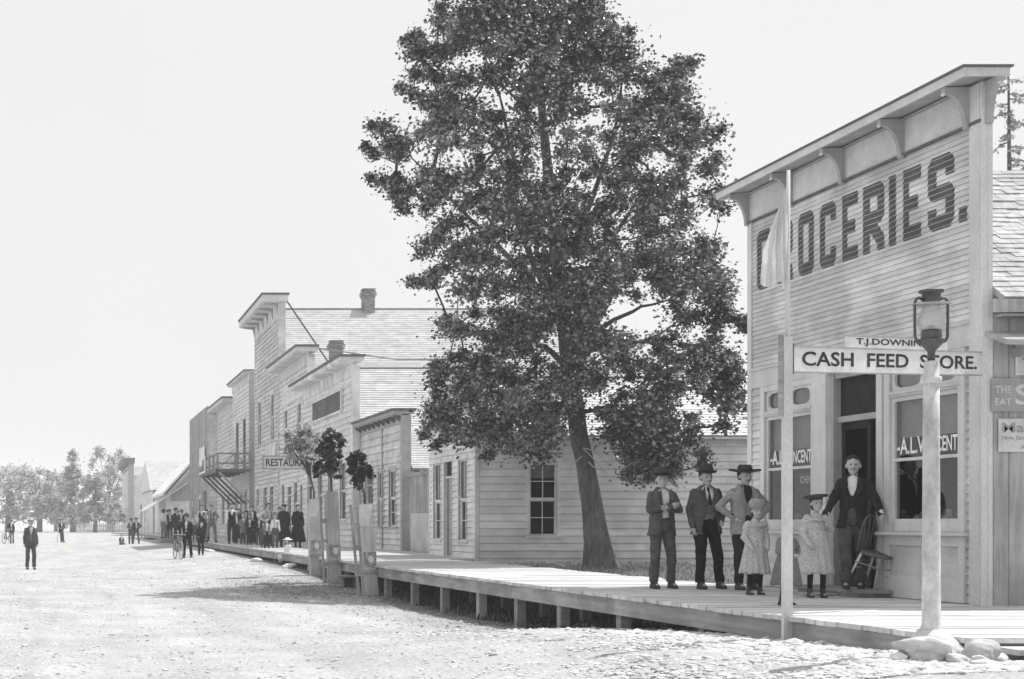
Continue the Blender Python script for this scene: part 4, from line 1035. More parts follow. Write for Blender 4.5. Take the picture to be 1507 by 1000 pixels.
fl = np_obj('flag', V, Fc, M['flag'], smooth=True); tag(fl, 'pale limp flag hanging from the top of the thin pole', 'flag')
def tilted_board(name, A, B, h, th, m, parent=None):
    """board between two lower end points"""
    A = Vector(A); B = Vector(B); n = Vector((0, 0, 1)).cross(B-A).normalized(); 
    if n.y > 0: n = -n
    U = Vector((0, 0, h)); b = MB()
    b.add([A, B, B+U, A+U, A-n*th, B-n*th, B+U-n*th, A+U-n*th], [(0,1,2,3),(7,6,5,4),(0,4,5,1),(1,5,6,2),(2,6,7,3),(3,7,4,0)])
    return b.build(name, m, parent), n
A = Vector((7.385, 15.88, 3.147)); B = Vector((10.44, 17.83, 3.30)); 
sg = thing('feed_store_sign', 'long white CASH FEED STORE board between the flag pole and the store corner', 'sign', A)
A2 = A; B2 = B
o, n = tilted_board('board', A2, B2, .25, .03, M['sign'], sg)
d = (B2-A2)
text(sg, 'CASH  FEED  STORE.', M['ink'], A2+d*.04+Vector((0, 0, .058))+n*.004, d*.93, (0, 0, .15))
for z0 in (-.012, .25):
    o2, _ = tilted_board('edge_strip', A2+Vector((0, 0, z0))+n*.012, B2+Vector((0, 0, z0))+n*.012, .012, .05, M['trim_mid'], sg)
b = MB(); b.box(7.372, 7.384, 15.86, 15.9, 3.12, 3.43); b.build('end_strip', M['dark_trim'], sg)
ts = thing('owner_sign', 'shorter white name board T.J.DOWNING\'S on top of the feed store sign', 'sign', A)
p0 = A+d*.262+Vector((0, 0, .264)); p1 = A+d*.80+Vector((0, 0, .264))
tilted_board('board', p0, p1, .115, .025, M['sign'], ts); text(ts, "T.J.DOWNING'S", M['ink'], p0+(p1-p0)*.085+Vector((0, 0, .014))+n*.004, (p1-p0)*.80, (0, 0, .088))
tilted_board('edge_strip', p0+Vector((0, 0, .116))+n*.01, p1+Vector((0, 0, .116))+n*.01, .01, .04, M['trim_mid'], ts)

LXp, LYp = 7.22, 13.05
lp_ = thing('street_lamp', 'tubular oil lantern on a tall white painted wooden post', 'street lamp', (LXp, LYp, .5))
def rnd(secs): return [(LXp, LYp, z, r, r) for z, r in secs]
b = MB(); b.sections(rnd([(.45, .105), (.66, .10), (.72, .085), (.76, .072), (2.2, .064), (2.77, .062)]), 16); b.build('post', M['whitewash'], lp_, True)
b = MB(); b.sections(rnd([(2.768, .064), (2.78, .078), (2.80, .082), (2.825, .078), (2.835, .058), (2.93, .056), (2.955, .05), (2.96, .03)]), 16); b.build('post_head', M['whitewash'], lp_, True)
b = MB(); b.sections(rnd([(2.945, .029), (3.03, .029), (3.045, .036), (3.115, .098), (3.13, .103), (3.14, .10), (3.143, .08)]), 18); b.build('socket', M['metal'], lp_, True)
b = MB(); b.sections(rnd([(3.135, .076), (3.15, .08), (3.20, .08), (3.215, .074), (3.225, .035), (3.25, .03), (3.262, .012)]), 18); b.build('burner', M['metal'], lp_, True)
b = MB(); b.sections(rnd([(3.218, .074), (3.235, .098), (3.28, .112), (3.32, .108), (3.37, .082), (3.42, .062), (3.432, .06)]), 22, caps=False); b.build('globe', M['lampglass'], lp_, True)
b = MB(); b.sections(rnd([(3.43, .075), (3.435, .07), (3.44, .068), (3.52, .072), (3.53, .095), (3.545, .098), (3.55, .096), (3.552, .08), (3.54, .05)]), 20); b.build('chimney_cap', M['metal'], lp_, True)
b = MB(); b.sections(rnd([(3.428, .06), (3.43, .15), (3.436, .15), (3.44, .06)]), 24); b.build('cap_plate', M['metal_lt'], lp_, True)
for s in (-1, 1):
    b = MB(); q = [(LXp+s*.08, 3.11), (LXp+s*.118, 3.125), (LXp+s*.136, 3.16), (LXp+s*.138, 3.3), (LXp+s*.138, 3.44), (LXp+s*.125, 3.475), (LXp+s*.10, 3.485), (LXp+s*.07, 3.47)]
    b.tube([(x, LYp, z) for x, z in q], .012, 8); b.build('side_tube', M['metal'], lp_, True)

# ------------------------------------------------------------------ people
def fuse(b, voxel, name, smooth=2):
    me = b.mesh('tmp'); bm = bmesh.new(); bm.from_mesh(me); bmesh.ops.recalc_face_normals(bm, faces=bm.faces); bm.to_mesh(me); bm.free()
    o = bpy.data.objects.new('tmp', me); C.objects.link(o)
    r = o.modifiers.new('r', 'REMESH'); r.mode = 'VOXEL'; r.voxel_size = voxel
    if smooth: s = o.modifiers.new('s', 'SMOOTH'); s.iterations = smooth; s.factor = .5
    dg = bpy.context.evaluated_depsgraph_get(); dg.update()
    out = bpy.data.meshes.new_from_object(o.evaluated_get(dg)); out.name = name
    bpy.data.objects.remove(o); bpy.data.meshes.remove(me); return out
def finish(me, name, m, parent, wr=0.0, wf=9):
    if wr:
        n = len(me.vertices); co = np.empty(n*3, np.float32); no = np.empty(n*3, np.float32)
        me.vertices.foreach_get('co', co); me.vertex_normals.foreach_get('vector', no); co = co.reshape(-1, 3); no = no.reshape(-1, 3)
        sd = R.uniform(0, 50)
        d = np.array([noise.noise((c[0]*wf, c[1]*wf, c[2]*wf*.6+sd))+.55*noise.noise((c[0]*wf*1.6+c[2]*9, c[1]*wf*1.6, c[2]*wf*2.6+sd)) for c in co])*wr*1.25
        me.vertices.foreach_set('co', (co+no*d[:, None]).ravel()); me.update()
    me.polygons.foreach_set('use_smooth', [True]*len(me.polygons))
    for mm in (m if isinstance(m, list) else [m]): me.materials.append(mm)
    o = bpy.data.objects.new(name, me); return link(o, parent, False)
def cutfaces(me, fn):
    bm = bmesh.new(); bm.from_mesh(me); bm.normal_update()
    bmesh.ops.delete(bm, geom=[f for f in bm.faces if fn(f.calc_center_median(), f.normal)], context='FACES'); bm.to_mesh(me); bm.free()
ARMS = {'hang': ((.212, .03, 1.13), (.225, -.05, .89)), 'pocket': ((.265, .07, 1.14), (.18, -.10, .95)), 'hip': ((.35, .04, 1.17), (.18, -.07, 1.01)),
        'cross': ((.235, -.07, 1.15), (-.03, -.215, 1.215)), 'front': ((.245, .0, 1.14), (.10, -.23, 1.08)), 'chair': ((.30, -.02, 1.16), (.34, -.16, .95)),
        'up': ((.25, -.06, 1.2), (.13, -.20, 1.30)), 'low': ((.24, 0, 1.12), (.16, -.18, .93)), 'lap': ((.22, -.05, 1.12), (.08, -.27, .98)), 'out': ((.30, -.12, 1.2), (.28, -.38, 1.08))}
def person(label, loc, H=1.75, rz=0, arms=('hang', 'hang'), legs=None, top='jacket', cl='dark_cloth', trou='dark_cloth', shirt='white_cloth', vest=None,
           hat=None, hatm='felt_dark', hair='hair_d', near=False, head=(0, 0), kid=False, group=None, tie=False, must=False, lean=0, sit=False, hatilt=0, stock='black_cloth', open_=.5, wide=1.0):
    k = H/1.75; vx = (.0125 if near else .026)*max(.75, k)
    P = thing('person', label, 'person', loc, group, rz=rz); P.rotation_euler = (R.uniform(-.015, .02), R.uniform(-.02, .02), rz); hs = 1.22 if kid else 1.06
    if kid: vx *= .85
    def S(p): return (p[0]*k, p[1]*k, p[2]*k)
    W = wide*(1.0 if not kid else .92)
    lg = legs or (((-.10, 0), (.10, 0)))
    if sit: hipz = .50; drop = hipz-.93
    else: drop = 0
    feet = []; joints = []
    for s, (fx, fy) in zip((-1, 1), lg):
        hip = (s*.09, 0, .90+drop)
        if sit: kn = (s*.11, -.40, hipz+.0); an = (s*.11, -.44, hipz-.42); 
        else: kn = (s*.09*.45+fx*.6, fy*.5-.035, .49); an = (fx, fy, .085)
        joints.append((hip, kn, an)); feet.append(an)
    hands = []
    AJ = []
    for s, a in zip((-1, 1), arms):
        e, wv = ARMS[a] if isinstance(a, str) else a
        AJ.append(((s*.160*W, 0, 1.375+drop), (s*e[0]*W, e[1], e[2]+drop), (s*wv[0], wv[1]-(.02 if a == 'cross' and s > 0 else 0), wv[2]+drop-(.035 if a == 'cross' and s > 0 else 0))))
    hc = Vector((head[0]*.02, -.03+lean*0, (1.598 if not kid else 1.615)+drop)); hr = Matrix.Rotation(head[0], 4, 'Z') @ Matrix.Rotation(head[1], 4, 'X')
    if kid: hc.z += .01
    # body
    b = MB(); r = .84
    secs = [(.84, .15, .10), (.95, .15, .105), (1.08, .135, .095), (1.22, .155, .105), (1.34, .165, .10), (1.42, .13, .075), (1.46, .065, .055), (1.53, .052, .052), (1.58, .05, .05)]
    b.sections([(0, 0, (z+drop)*k, rx*r*W*k, ry*r*k) for z, rx, ry in secs], 16)
    for (h, kn, an) in joints:
        b.caps(S(h), S(kn), .075*k, .05*k, 10); b.caps(S(kn), S(an), .05*k, .036*k, 10)
        b.caps(S(an), S((an[0], an[1]-.13, an[2]-.045)), .033*k, .03*k, 8)
    for (sh, el, wr) in AJ:
        b.caps(S(sh), S(el), .048*k, .038*k, 10); b.caps(S(el), S(wr), .038*k, .026*k, 10)
    q = hs
    def HP(p): v = hr @ Vector((p[0]*q, p[1]*q, p[2]*q+(.03 if kid else 0))); return ((hc.x+v.x)*k, (hc.y+v.y)*k, (hc.z+v.z)*k)
    def he(p, rx, ry, rz_): b.ell(HP(p), (rx*q*k, ry*q*k, rz_*q*k), 14, 10)
    he((0, .01, .03), .076, .094, .092); he((0, -.02, -.035), .060, .070, .078); he((0, -.052, -.085), .032, .03, .028)
    b.caps(HP((0, -.084, .012)), HP((0, -.106, -.022)), .010*q*k, .014*q*k, 8)
    he((0, -.082, .028), .05, .014, .012); he((.036, -.06, -.025), .022, .022, .02); he((-.036, -.06, -.025), .022, .022, .02)
    he((.078, .005, -.008), .012, .02, .03); he((-.078, .005, -.008), .012, .02, .03)
    for i, (sh, el, wr) in enumerate(AJ):
        d = (Vector(wr)-Vector(el)).normalized(); hd = Vector(wr)+d*.045
        b.caps(S(wr), S(hd), .027*k, .034*k, 8)
    me = fuse(b, vx*.8 if near else vx, 'body', 1)
    inv = hr.inverted(); cc = hc*k
    nrm = {}
    for p in me.polygons:
        v = inv @ (p.center-cc); x, y, z = v.x/(k*q), v.y/(k*q), v.z/(k*q)-(.03/q if kid else 0)
        mi = 0
        if y < -.045 and abs(z-.008) < .0085 and .019 < abs(x) < .041: mi = 1
        if y < -.05 and abs(z+.058) < .004 and abs(x) < .019: mi = 1
        if must and y < -.05 and -.052 < z < -.038 and abs(x) < .03: mi = 1
        if must == 2 and y < -.02 and z < -.055 and z > -.13 and abs(x) < .06: mi = 1
        p.material_index = mi
    body = finish(me, 'body', [M['skin'], M['face_dark']], P)
    if near:       # fingers: four of unequal length and a thumb, rooted in the palm
        for i, (sh, el, wr) in enumerate(AJ):
            s = (-1, 1)[i]; a = arms[i]
            if a == 'pocket': continue
            d = (Vector(wr)-Vector(el)).normalized(); base = Vector(wr)+d*.055
            side = d.cross(Vector((s, 0, 0))); side = side.normalized() if side.length > .2 else Vector((0, -1, 0))
            cu = d.cross(side)*(1 if i else -1); cu = cu.normalized()
            if cu.x*s > 0: cu = -cu
            fb = MB()
            for f in range(4):
                o_ = base+side*(f-1.5)*.019; L = (.034, .040, .037, .028)[f]
                p1 = o_+d*L; p2 = p1+(d*.75+cu*.6).normalized()*L*.75; p3 = p2+(d*.35+cu*.9).normalized()*L*.5
                fb.tube([S(o_-d*.02), S(p1), S(p2), S(p3)], [.0095*k, .009*k, .008*k, .006*k], 6)
            o_ = Vector(wr)+d*.02+side*.03
            fb.tube([S(o_-side*.015), S(o_+side*.02+d*.02), S(o_+side*.026+d*.048+cu*.01)], [.011*k, .0105*k, .008*k], 6)
            fb.build('fingers', M['skin'], body, True, world=False)
    # shoes
    for (h, kn, an) in joints:
        b = MB(); x, y, z = an; out = (x*.25)
        b.sections([((x+out*.1)*k, (y-.05)*k, (z-.085)*k+.001, .044*k, .135*k), ((x+out*.1)*k, (y-.05)*k, (z-.05)*k, .046*k, .138*k), (x*k, (y-.03)*k, (z-.02)*k, .042*k, .10*k), (x*k, y*k, (z+.03)*k, .042*k, .052*k), (x*k, y*k, (z+.08)*k, .044*k, .048*k)], 14)
        b.build('shoe', M['leather'], P, True, world=False)
    dress = top == 'dress'
    # legs
    if not dress:
        b = MB(); b.sections([(0, 0, (.80+drop+.05)*k, .165*k, .12*k), (0, 0, (.93+drop)*k, .168*W*k, .122*k), (0, 0, (1.04+drop)*k, .155*W*k, .115*k)], 16)
        for (h, kn, an) in joints:
            b.caps(S((h[0], h[1], h[2]-.02)), S(kn), .098*k, .074*k, 12)
            e_ = Vector(an)+(Vector(kn)-Vector(an))*.03
            b.tube([S(kn), S(Vector(kn)*.5+e_*.5), S(e_)], [.074*k, .066*k, .069*k], 12)
        finish(fuse(b, vx, 'trousers', 1), 'trousers', M[trou], P, .014*k, 8)
    else:
        for (h, kn, an) in joints:
            b = MB(); b.tube([S(kn), S(an)], [.052*k, .04*k], 10); b.build('stocking', M[stock], P, True, world=False)
    # torso layers
    tsec = [(.86, .165, .118), (.98, .158, .115), (1.1, .150, .11), (1.24, .172, .122), (1.35, .185, .115), (1.41, .140, .086), (1.455, .068, .062), (1.49, .058, .058)]
    def torso(b, r, z0=.86, z1=1.49, n=20, add=0): b.sections([(0, 0, (z+drop)*k, (rx*W*r+add)*k, (ry*r+add)*k) for z, rx, ry in tsec if z0-.01 <= z <= z1+.01], n)
    def sleeves(b, r0, r1, r2):
        for (sh, el, wr) in AJ:
            w2 = Vector(wr)-(Vector(wr)-Vector(el)).normalized()*.01
            b.caps(S(sh), S(el), r0*k, r1*k, 12); b.caps(S(el), S(w2), r1*k, r2*k, 12)
    if top in ('jacket', 'coat', 'shirt', 'vest'):
        b = MB(); b.sections([(0, 0, (z+drop)*k, rx*W*.97*k, ry*.97*k) for z, rx, ry in [(1.0, .155, .113)]+[t_ for t_ in tsec if t_[0] > 1.05]], 20)
        if top in ('shirt', 'vest'): sleeves(b, .066, .056, .046)
        else:
            for (sh, el, wr) in AJ: b.caps(S(Vector(wr)-(Vector(wr)-Vector(el)).normalized()*.06), S(Vector(wr)-(Vector(wr)-Vector(el)).normalized()*.0), .042*k, .036*k, 10)
        finish(fuse(b, vx, 'shirt', 1), 'shirt', M[shirt], P, .006*k, 14)
    if tie:
        b = MB(); b.caps(S((0, -.075, 1.44+drop)), S((0, -.13, 1.22+drop)), .017*k, .026*k, 8); b.build('necktie', M['dark_cloth'], P, True, world=False)
    if vest:
        b = MB(); torso(b, 1.0, .96, 1.42, add=.006); me = fuse(b, vx, 'waistcoat', 1)
        cutfaces(me, lambda c, n: (n.y < .1 and c.y < 0 and c.z/k-drop > 1.2 and abs(c.x/k) < .015+(c.z/k-drop-1.2)*.34) or (c.z/k-drop > 1.36 and abs(c.x/k) > .16))
        finish(me, 'waistcoat', M[vest], P, .006*k, 14)
    if top in ('jacket', 'coat'):
        b = MB(); lowz = .76 if top == 'jacket' else .62
        b.sections([(0, 0, (z+drop)*k, rx*W*k, ry*k) for z, rx, ry in [(lowz, .215, .165), (.84, .205, .155), (.96, .190, .148), (1.08, .180, .138), (1.22, .188, .144), (1.34, .200, .136), (1.41, .168, .108), (1.455, .095, .085), (1.485, .072, .075)]], 24)
        sleeves(b, .063, .054, .045)
        me = fuse(b, vx, 'jacket', 1)
        def cut(c, n):
            z = c.z/k-drop; x = abs(c.x/k+.0); y = c.y/k
            if z < lowz+.025: return True
            if y > -.05 or y < -.182 or n.y > -.1: return False
            if top == 'coat': return z > 1.2 and x < .01+(z-1.2)*.3
            w = .012+open_*.06+abs(z-1.14)*(.13 if z > 1.14 else .35*open_)
            return x < min(w, .125)
        cutfaces(me, cut)
        ob = finish(me, 'jacket' if top == 'jacket' else 'coat', M[cl], P, .014*k, 10)
        so_ = ob.modifiers.new('th', 'SOLIDIFY'); so_.thickness = .012*k; so_.offset = -1
        if near:   # lapels
            for s in (-1, 1):
                b = MB(); b.add([S((s*.055, -.092, 1.47+drop)), S((s*.10, -.125, 1.41+drop)), S((s*.135, -.152, 1.32+drop)), S((s*.072, -.160, 1.2+drop)), S((s*.05, -.158, 1.17+drop)), S((s*.066, -.15, 1.3+drop))], [(0, 1, 5), (1, 2, 5), (2, 3, 5), (3, 4, 5)])
                o = b.build('lapel', M[cl], P, world=False); so_ = o.modifiers.new('t', 'SOLIDIFY'); so_.thickness = .008
    if dress:
        hem = {True: .42, False: .22}[kid] if not sit else .55
        b = MB(); torso(b, 1.04, .98, 1.49, add=.006); sleeves(b, .088 if kid else .07, .062, .044)
        if kid:
            for (sh, el, wr) in AJ: b.ell(S(Vector(sh)*.75+Vector(el)*.25), (.095*k, .085*k, .1*k), 12, 8)
        finish(fuse(b, vx, 'bodice', 1), 'bodice', M[cl], P, .016*k, 12)
        n = 72; V = []; m_ = 14; z1 = (1.2 if kid else 1.03)+drop
        for j in range(m_+1):
            t = j/m_; z = z1+(hem-z1)*t if not sit else z1-t*(z1-hem+.02)
            rx = (.168+(.15 if kid else .17)*t**.9)*W; ry = (.125+(.14 if kid else .17)*t**.9)
            if sit: rx = .17+.06*t; ry = .13+.2*t
            for i in range(n):
                a = 2*math.pi*i/n; pl_ = 1+(.055*math.sin(a*13+.6*math.sin(a*3))+.02*math.sin(a*29+t*2))*min(1, t*2.2)
                V.append((rx*math.cos(a)*pl_*k, (ry*math.sin(a)*pl_-(.12*t if sit else 0))*k, (z+.012*math.sin(a*6)*t)*k))
        Fc = [(j*n+i, j*n+(i+1) % n, (j+1)*n+(i+1) % n, (j+1)*n+i) for j in range(m_) for i in range(n)]
        b = MB(); b.add(V, Fc); o = b.build('skirt', M[cl], P, True, world=False); s_ = o.modifiers.new('t', 'SOLIDIFY'); s_.thickness = .008
        if sit:
            b = MB()
            for (h, kn, an) in joints: b.caps(S(h), S(kn), .1*k, .085*k, 12); b.caps(S(kn), S((kn[0], kn[1]-.01, kn[2]-.12)), .08*k, .085*k, 12)
            finish(fuse(b, vx, 'skirt_lap', 1), 'skirt_lap', M[cl], P, .012*k, 10)
        if kid and near:
            n = 60; V = []
            for j, (z, rr) in enumerate([(1.40, 1.0), (1.345, 1.17)]):
                for i in range(n):
                    a = 2*math.pi*i/n; w_ = 1+(.05*math.sin(a*17) if j else 0); V.append((.185*rr*math.cos(a)*w_*k, .12*rr*1.12*math.sin(a)*w_*k, (z+drop+(.012*math.sin(a*9) if j else 0))*k))
            b = MB(); b.add(V, [(i, (i+1) % n, n+(i+1) % n, n+i) for i in range(n)]); o = b.build('collar_frill', M[cl], P, True, world=False); s_ = o.modifiers.new('t', 'SOLIDIFY'); s_.thickness = .006
    if not dress and top == 'shirt' and trou and not vest:
        for s in (-1, 1):
            b = MB(); b.tube([S((s*.08, -.118, 1.02+drop)), S((s*.085, -.135, 1.24+drop)), S((s*.09, -.105, 1.38+drop)), S((s*.09, 0, 1.44+drop))], .012*k, 6); b.build('brace', M['dark_cloth'], P, world=False)
    # hair
    T = Matrix.Translation(Vector(HP((0, 0, 0)))) @ hr
    def place(b, name, m, sm=True):
        b.v = [tuple(T @ Vector((x*q*k, y*q*k, z*q*k))) for x, y, z in b.v]; return b.build(name, m, P, sm, world=False)
    if hair:
        b = MB(); long_ = dress
        b.sections([(0, .022, z, rx, ry) for z, rx, ry in ([(-.10, .05, .05), (-.06, .075, .08)] if long_ else [(-.05, .062, .07), (-.02, .082, .092)])+[(.03, .087, .100), (.075, .085, .096), (.112, .062, .076), (.134, .02, .025)]], 18)
        b.v = [(x, max(y, (-.066 if z > .055 else -.012+max(0, .055-z)*.25)), z) if not (z > .085) else (x, y, z) for x, y, z in b.v]
        place(b, 'hair', M[hair])
    if hat:
        b = MB(); z0 = .062; n = 28; tl = Matrix.Rotation(hatilt, 4, 'Y')
        def ring(secs, wob=0, dent=0):
            vs = []
            for z, rx, ry in secs:
                for i in range(n):
                    a = 2*math.pi*i/n; up = wob*abs(math.cos(a))**2*max(0, (rx-.09))*4
                    vs.append((rx*math.cos(a), .012+ry*math.sin(a), z+up))
            return vs, [(j*n+i, j*n+(i+1) % n, (j+1)*n+(i+1) % n, (j+1)*n+i) for j in range(len(secs)-1) for i in range(n)]+[tuple(range(n-1, -1, -1)), tuple((len(secs)-1)*n+i for i in range(n))]
        if hat == 'bowler': sc2 = [(z0-.006, .088, .1), (z0, .135, .155), (z0+.008, .135, .155), (z0+.008, .090, .103), (z0+.07, .088, .1), (z0+.105, .07, .082), (z0+.122, .035, .045)]; wb = .12
        elif hat == 'fedora': sc2 = [(z0-.006, .09, .1), (z0, .15, .165), (z0+.007, .15, .165), (z0+.01, .090, .102), (z0+.08, .083, .095), (z0+.11, .07, .085), (z0+.095, .03, .05)]; wb = .07
        elif hat == 'wide': sc2 = [(z0-.01, .09, .1), (z0+.0, .20, .21), (z0+.009, .20, .21), (z0+.012, .092, .103), (z0+.07, .085, .097), (z0+.095, .066, .078), (z0+.085, .03, .04)]; wb = .07
        elif hat == 'boater': sc2 = [(z0-.006, .09, .1), (z0, .165, .175), (z0+.008, .165, .175), (z0+.01, .092, .103), (z0+.075, .09, .10), (z0+.08, .05, .06)]; wb = 0
        elif hat == 'sun': sc2 = [(z0-.01, .09, .1), (z0-.02, .20, .20), (z0-.01, .20, .20), (z0+.01, .10, .11), (z0+.05, .09, .1), (z0+.065, .05, .06)]; wb = -.05
        elif hat == 'tam': sc2 = [(z0-.004, .082, .094), (z0+.015, .09, .1), (z0+.03, .165, .165), (z0+.05, .168, .168), (z0+.066, .12, .12), (z0+.072, .05, .05)]; wb = 0
        elif hat == 'bonnet': sc2 = [(z0-.03, .092, .1), (z0+.0, .115, .12), (z0+.06, .13, .135), (z0+.11, .105, .11), (z0+.135, .05, .05)]; wb = 0
        else: sc2 = [(z0-.012, .085, .097), (z0+.0, .092, .103), (z0+.03, .115, .12), (z0+.055, .105, .11), (z0+.07, .05, .05)]; wb = 0      # cap
        vs, fs = ring(sc2, wb); b.add(vs, fs)
        if hat == 'cap': b.add([(-.06, -.08, z0-.004), (.06, -.08, z0-.004), (.045, -.15, z0-.02), (-.045, -.15, z0-.02), (-.06, -.08, z0+.006), (.06, -.08, z0+.006), (.045, -.15, z0-.012), (-.045, -.15, z0-.012)], [(0,1,2,3),(4,5,6,7),(0,3,7,4),(1,2,6,5),(2,3,7,6)])
        b.v = [tuple(tl @ Vector(v)) for v in b.v]
        place(b, 'hat', M[hatm], True)
        if hat in ('bowler', 'fedora', 'wide', 'boater') and near:
            b = MB(); vs, fs = ring([(z0+.011, .0945, .107), (z0+.034, .0935, .106)]); b.add(vs, fs[:-2]); b.v = [tuple(tl @ Vector(v)) for v in b.v]; place(b, 'hat_band', M['black_cloth'])
    return P
def pp(px, feet, s):             # a point from picture column, foot line and scale (pixels per metre)
    return ((px-98)/s, F/s, EYE-(feet-771)/s)
def onwalk(px, y, face=0):
    """stand on the deck at depth y under picture column px"""
    return ((px-98)*y/F, y, dz(y)+.003)

G1_ = 'townspeople standing on the boardwalk'
person('young man in soft hat with crossed arms, leftmost of the group by the grocery', onwalk(974, 22.6), 1.72, .12, ('cross', 'cross'), ((-.13, 0), (.15, .02)), cl='mid_cloth', trou='mid_cloth', hat='fedora', hatm='felt_dark', near=True, head=(-.35, .05), open_=.55)
person('stout man in bowler hat, light waistcoat and tie with one hand in his pocket', onwalk(1041, 22.5), 1.76, .1, ('hang', 'pocket'), ((-.13, -.05), (.19, .02)), cl='mid_cloth', trou='black_cloth', vest='grey_cloth', tie=True, hat='bowler', hatm='felt_dark', near=True, head=(0, .12), must=1, open_=.75, wide=1.08)
person('bearded man in pale jacket and wide dark hat behind the small girl', onwalk(1097, 22.2), 1.76, .05, ('hip', 'hip'), ((-.10, 0), (.13, 0)), cl='tan_cloth', trou='dark_cloth', shirt='dark_cloth', vest='tan_cloth', hat='wide', hatm='felt_dark', near=True, head=(.1, .06), must=1, open_=.4)
person('small girl in printed dress and pale puffed bonnet before the bearded man', onwalk(1110, 20.6), 1.17, .05, ('low', 'low'), ((-.11, 0), (.11, 0)), top='dress', cl='print_cloth', kid=True, hat='bonnet', hatm='tan_cloth', near=True, head=(0, .15))
person('fair haired toddler in long pale frock half hidden by the flag pole', onwalk(1156, 18.0), .94, .5, ('front', 'hip'), ((-.14, 0), (.16, .05)), top='dress', wide=1.3, cl='grey_cloth', kid=True, hair='hair_l', near=True, head=(-.3, .2))
person('girl in printed dress and flat dark hat lifting a hand to her mouth', onwalk(1201, 19.8), 1.26, -.1, ('low', 'up'), ((-.11, 0), (.11, 0)), top='dress', cl='print_cloth', kid=True, hat='tam', hatm='felt_dark', near=True, head=(0, .03), hatilt=-.12)
p7 = ((1254-98)*20.2/F, 20.2, DZ+.102)
person('bareheaded man in dark coat in the grocery doorway, one hand on a chair', p7, 1.74, -.55, (((.26, -.10, 1.14), (.31, -.22, .93)), 'chair'), ((-.05, -.16), (.10, .10)), cl='dark_cloth', trou='mid_cloth', vest='dark_cloth', near=True, head=(.1, 0), must=1, open_=.35, wide=.88)

# chair he holds, tipped on its front legs
ch = thing('chair', 'small wooden hoop-back chair tipped forward on the doorway step', 'chair', (0, 0, 0))
tc = Vector(((1279-98)*20.05/F, 20.05, DZ+.115))
Tm = Matrix.Translation(tc) @ Matrix.Rotation(math.radians(-62), 4, 'Z') @ Matrix.Rotation(math.radians(15), 4, 'Y')
ch.matrix_basis = Tm
b = MB(); b.sections([(0, 0, .43, .18, .19), (0, 0, .445, .2, .205), (0, 0, .46, .195, .2)], 20); b.build('seat', M['dark_trim'], ch, True, world=False)
for sx, sy in ((1, 1), (1, -1), (-1, 1), (-1, -1)):
    b = MB(); b.tube([(sx*.13, sy*.13, .43), (sx*.2, sy*.19, .0)], [.017, .013], 8); b.build('leg', M['beam'] if sx > 0 else M['white'], ch, True, world=False)
for z, s in ((.2, 1), (.29, -1)):
    b = MB(); b.tube([(.17, -.16, z), (.17, .16, z)], .008, 6); b.tube([(-.17, -.16, z+.03), (-.17, .16, z+.03)], .008, 6); b.tube([(.165, s*.165, z+.02), (-.165, s*.165, z+.02)], .008, 6); b.build('stretcher', M['beam'], ch, True, world=False)
b = MB(); b.tube([(-.17+(-.05*math.sin(t)), -.17*math.cos(t), .45+.46*math.sin(t)**.6) for t in [math.pi*k/16 for k in range(17)]], .012, 8); b.build('back_hoop', M['dark_trim'], ch, True, world=False)
for yv in (-.08, 0, .08):
    b = MB(); b.tube([(-.175, yv, .45), (-.215, yv, .89)], .007, 6); b.build('spindle', M['dark_trim'], ch, True, world=False)

# people along the middle of the walk
person('woman in a long black coat-dress standing beside the first plank tree guard', onwalk(438, 60.5), 1.68, .2, ('hang', 'hang'), ((-.09, 0), (.09, 0)), top='dress', cl='black_cloth', head=(0, 0))
person('woman in dark dress and small hat, second from the plank tree guards', onwalk(417, 62), 1.70, .1, ('hang', 'hang'), top='dress', cl='dark_cloth', hat='cap')
person('woman in pale blouse and dark skirt behind the boy with the white shirt', onwalk(395, 64), 1.78, .1, ('hip', 'hip'), top='shirt', shirt='light_cloth', trou='dark_cloth')
person('boy in white shirt and cap standing at the walk edge', onwalk(404.5, 59.5), 1.30, .1, ('hang', 'hang'), top='shirt', shirt='white_cloth', trou='mid_cloth', kid=True, hat='fedora', hatm='felt_grey')
person('dark-haired boy in grey beside the boy in the white shirt', onwalk(392.5, 58.5), 1.12, .1, ('front', 'hang'), cl='grey_cloth', trou='dark_cloth', kid=True)
sy_ = 51.6
person('little girl in white dress and broad white hat sitting on the walk edge', ((419-98)*sy_/F+.12, sy_, dz(sy_)+.0-.50*1.0+.05), 1.18, -1.2, ('lap', 'lap'), top='dress', cl='white_cloth', stock='light_cloth', kid=True, hat='sun', hatm='white_cloth', sit=True)
person('man in black waistcoat and white sleeves standing square on the walk', onwalk(341.5, 70.5), 1.84, .05, ('hang', 'hang'), ((-.13, 0), (.15, 0)), top='vest', cl='black_cloth', trou='dark_cloth', vest='black_cloth', shirt='white_cloth', must=2)
person('boy in long grey coat right of the man in white sleeves', onwalk(357.5, 68.5), 1.35, .1, ('front', 'front'), top='coat', cl='grey_cloth', trou='mid_cloth', kid=True)
person('boy in dark coat and pale brimmed hat among the children', onwalk(367, 67), 1.30, 0, ('front', 'hang'), cl='dark_cloth', trou='dark_cloth', kid=True, hat='wide', hatm='felt_grey')
person('tall man in dark clothes behind the group of children', onwalk(371.5, 70), 1.72, 0, ('hang', 'hang'), cl='dark_cloth', trou='dark_cloth')
person('child in dark coat and white cap next to the tall man', onwalk(380.5, 66), 1.24, 0, ('front', 'hang'), cl='dark_cloth', trou='mid_cloth', kid=True, hat='bonnet', hatm='white_cloth')
person('small child crouched low in dark clothes at the walk edge', onwalk(387, 60), .95, .3, ('front', 'front'), top='coat', cl='mid_cloth', trou='mid_cloth', kid=True)
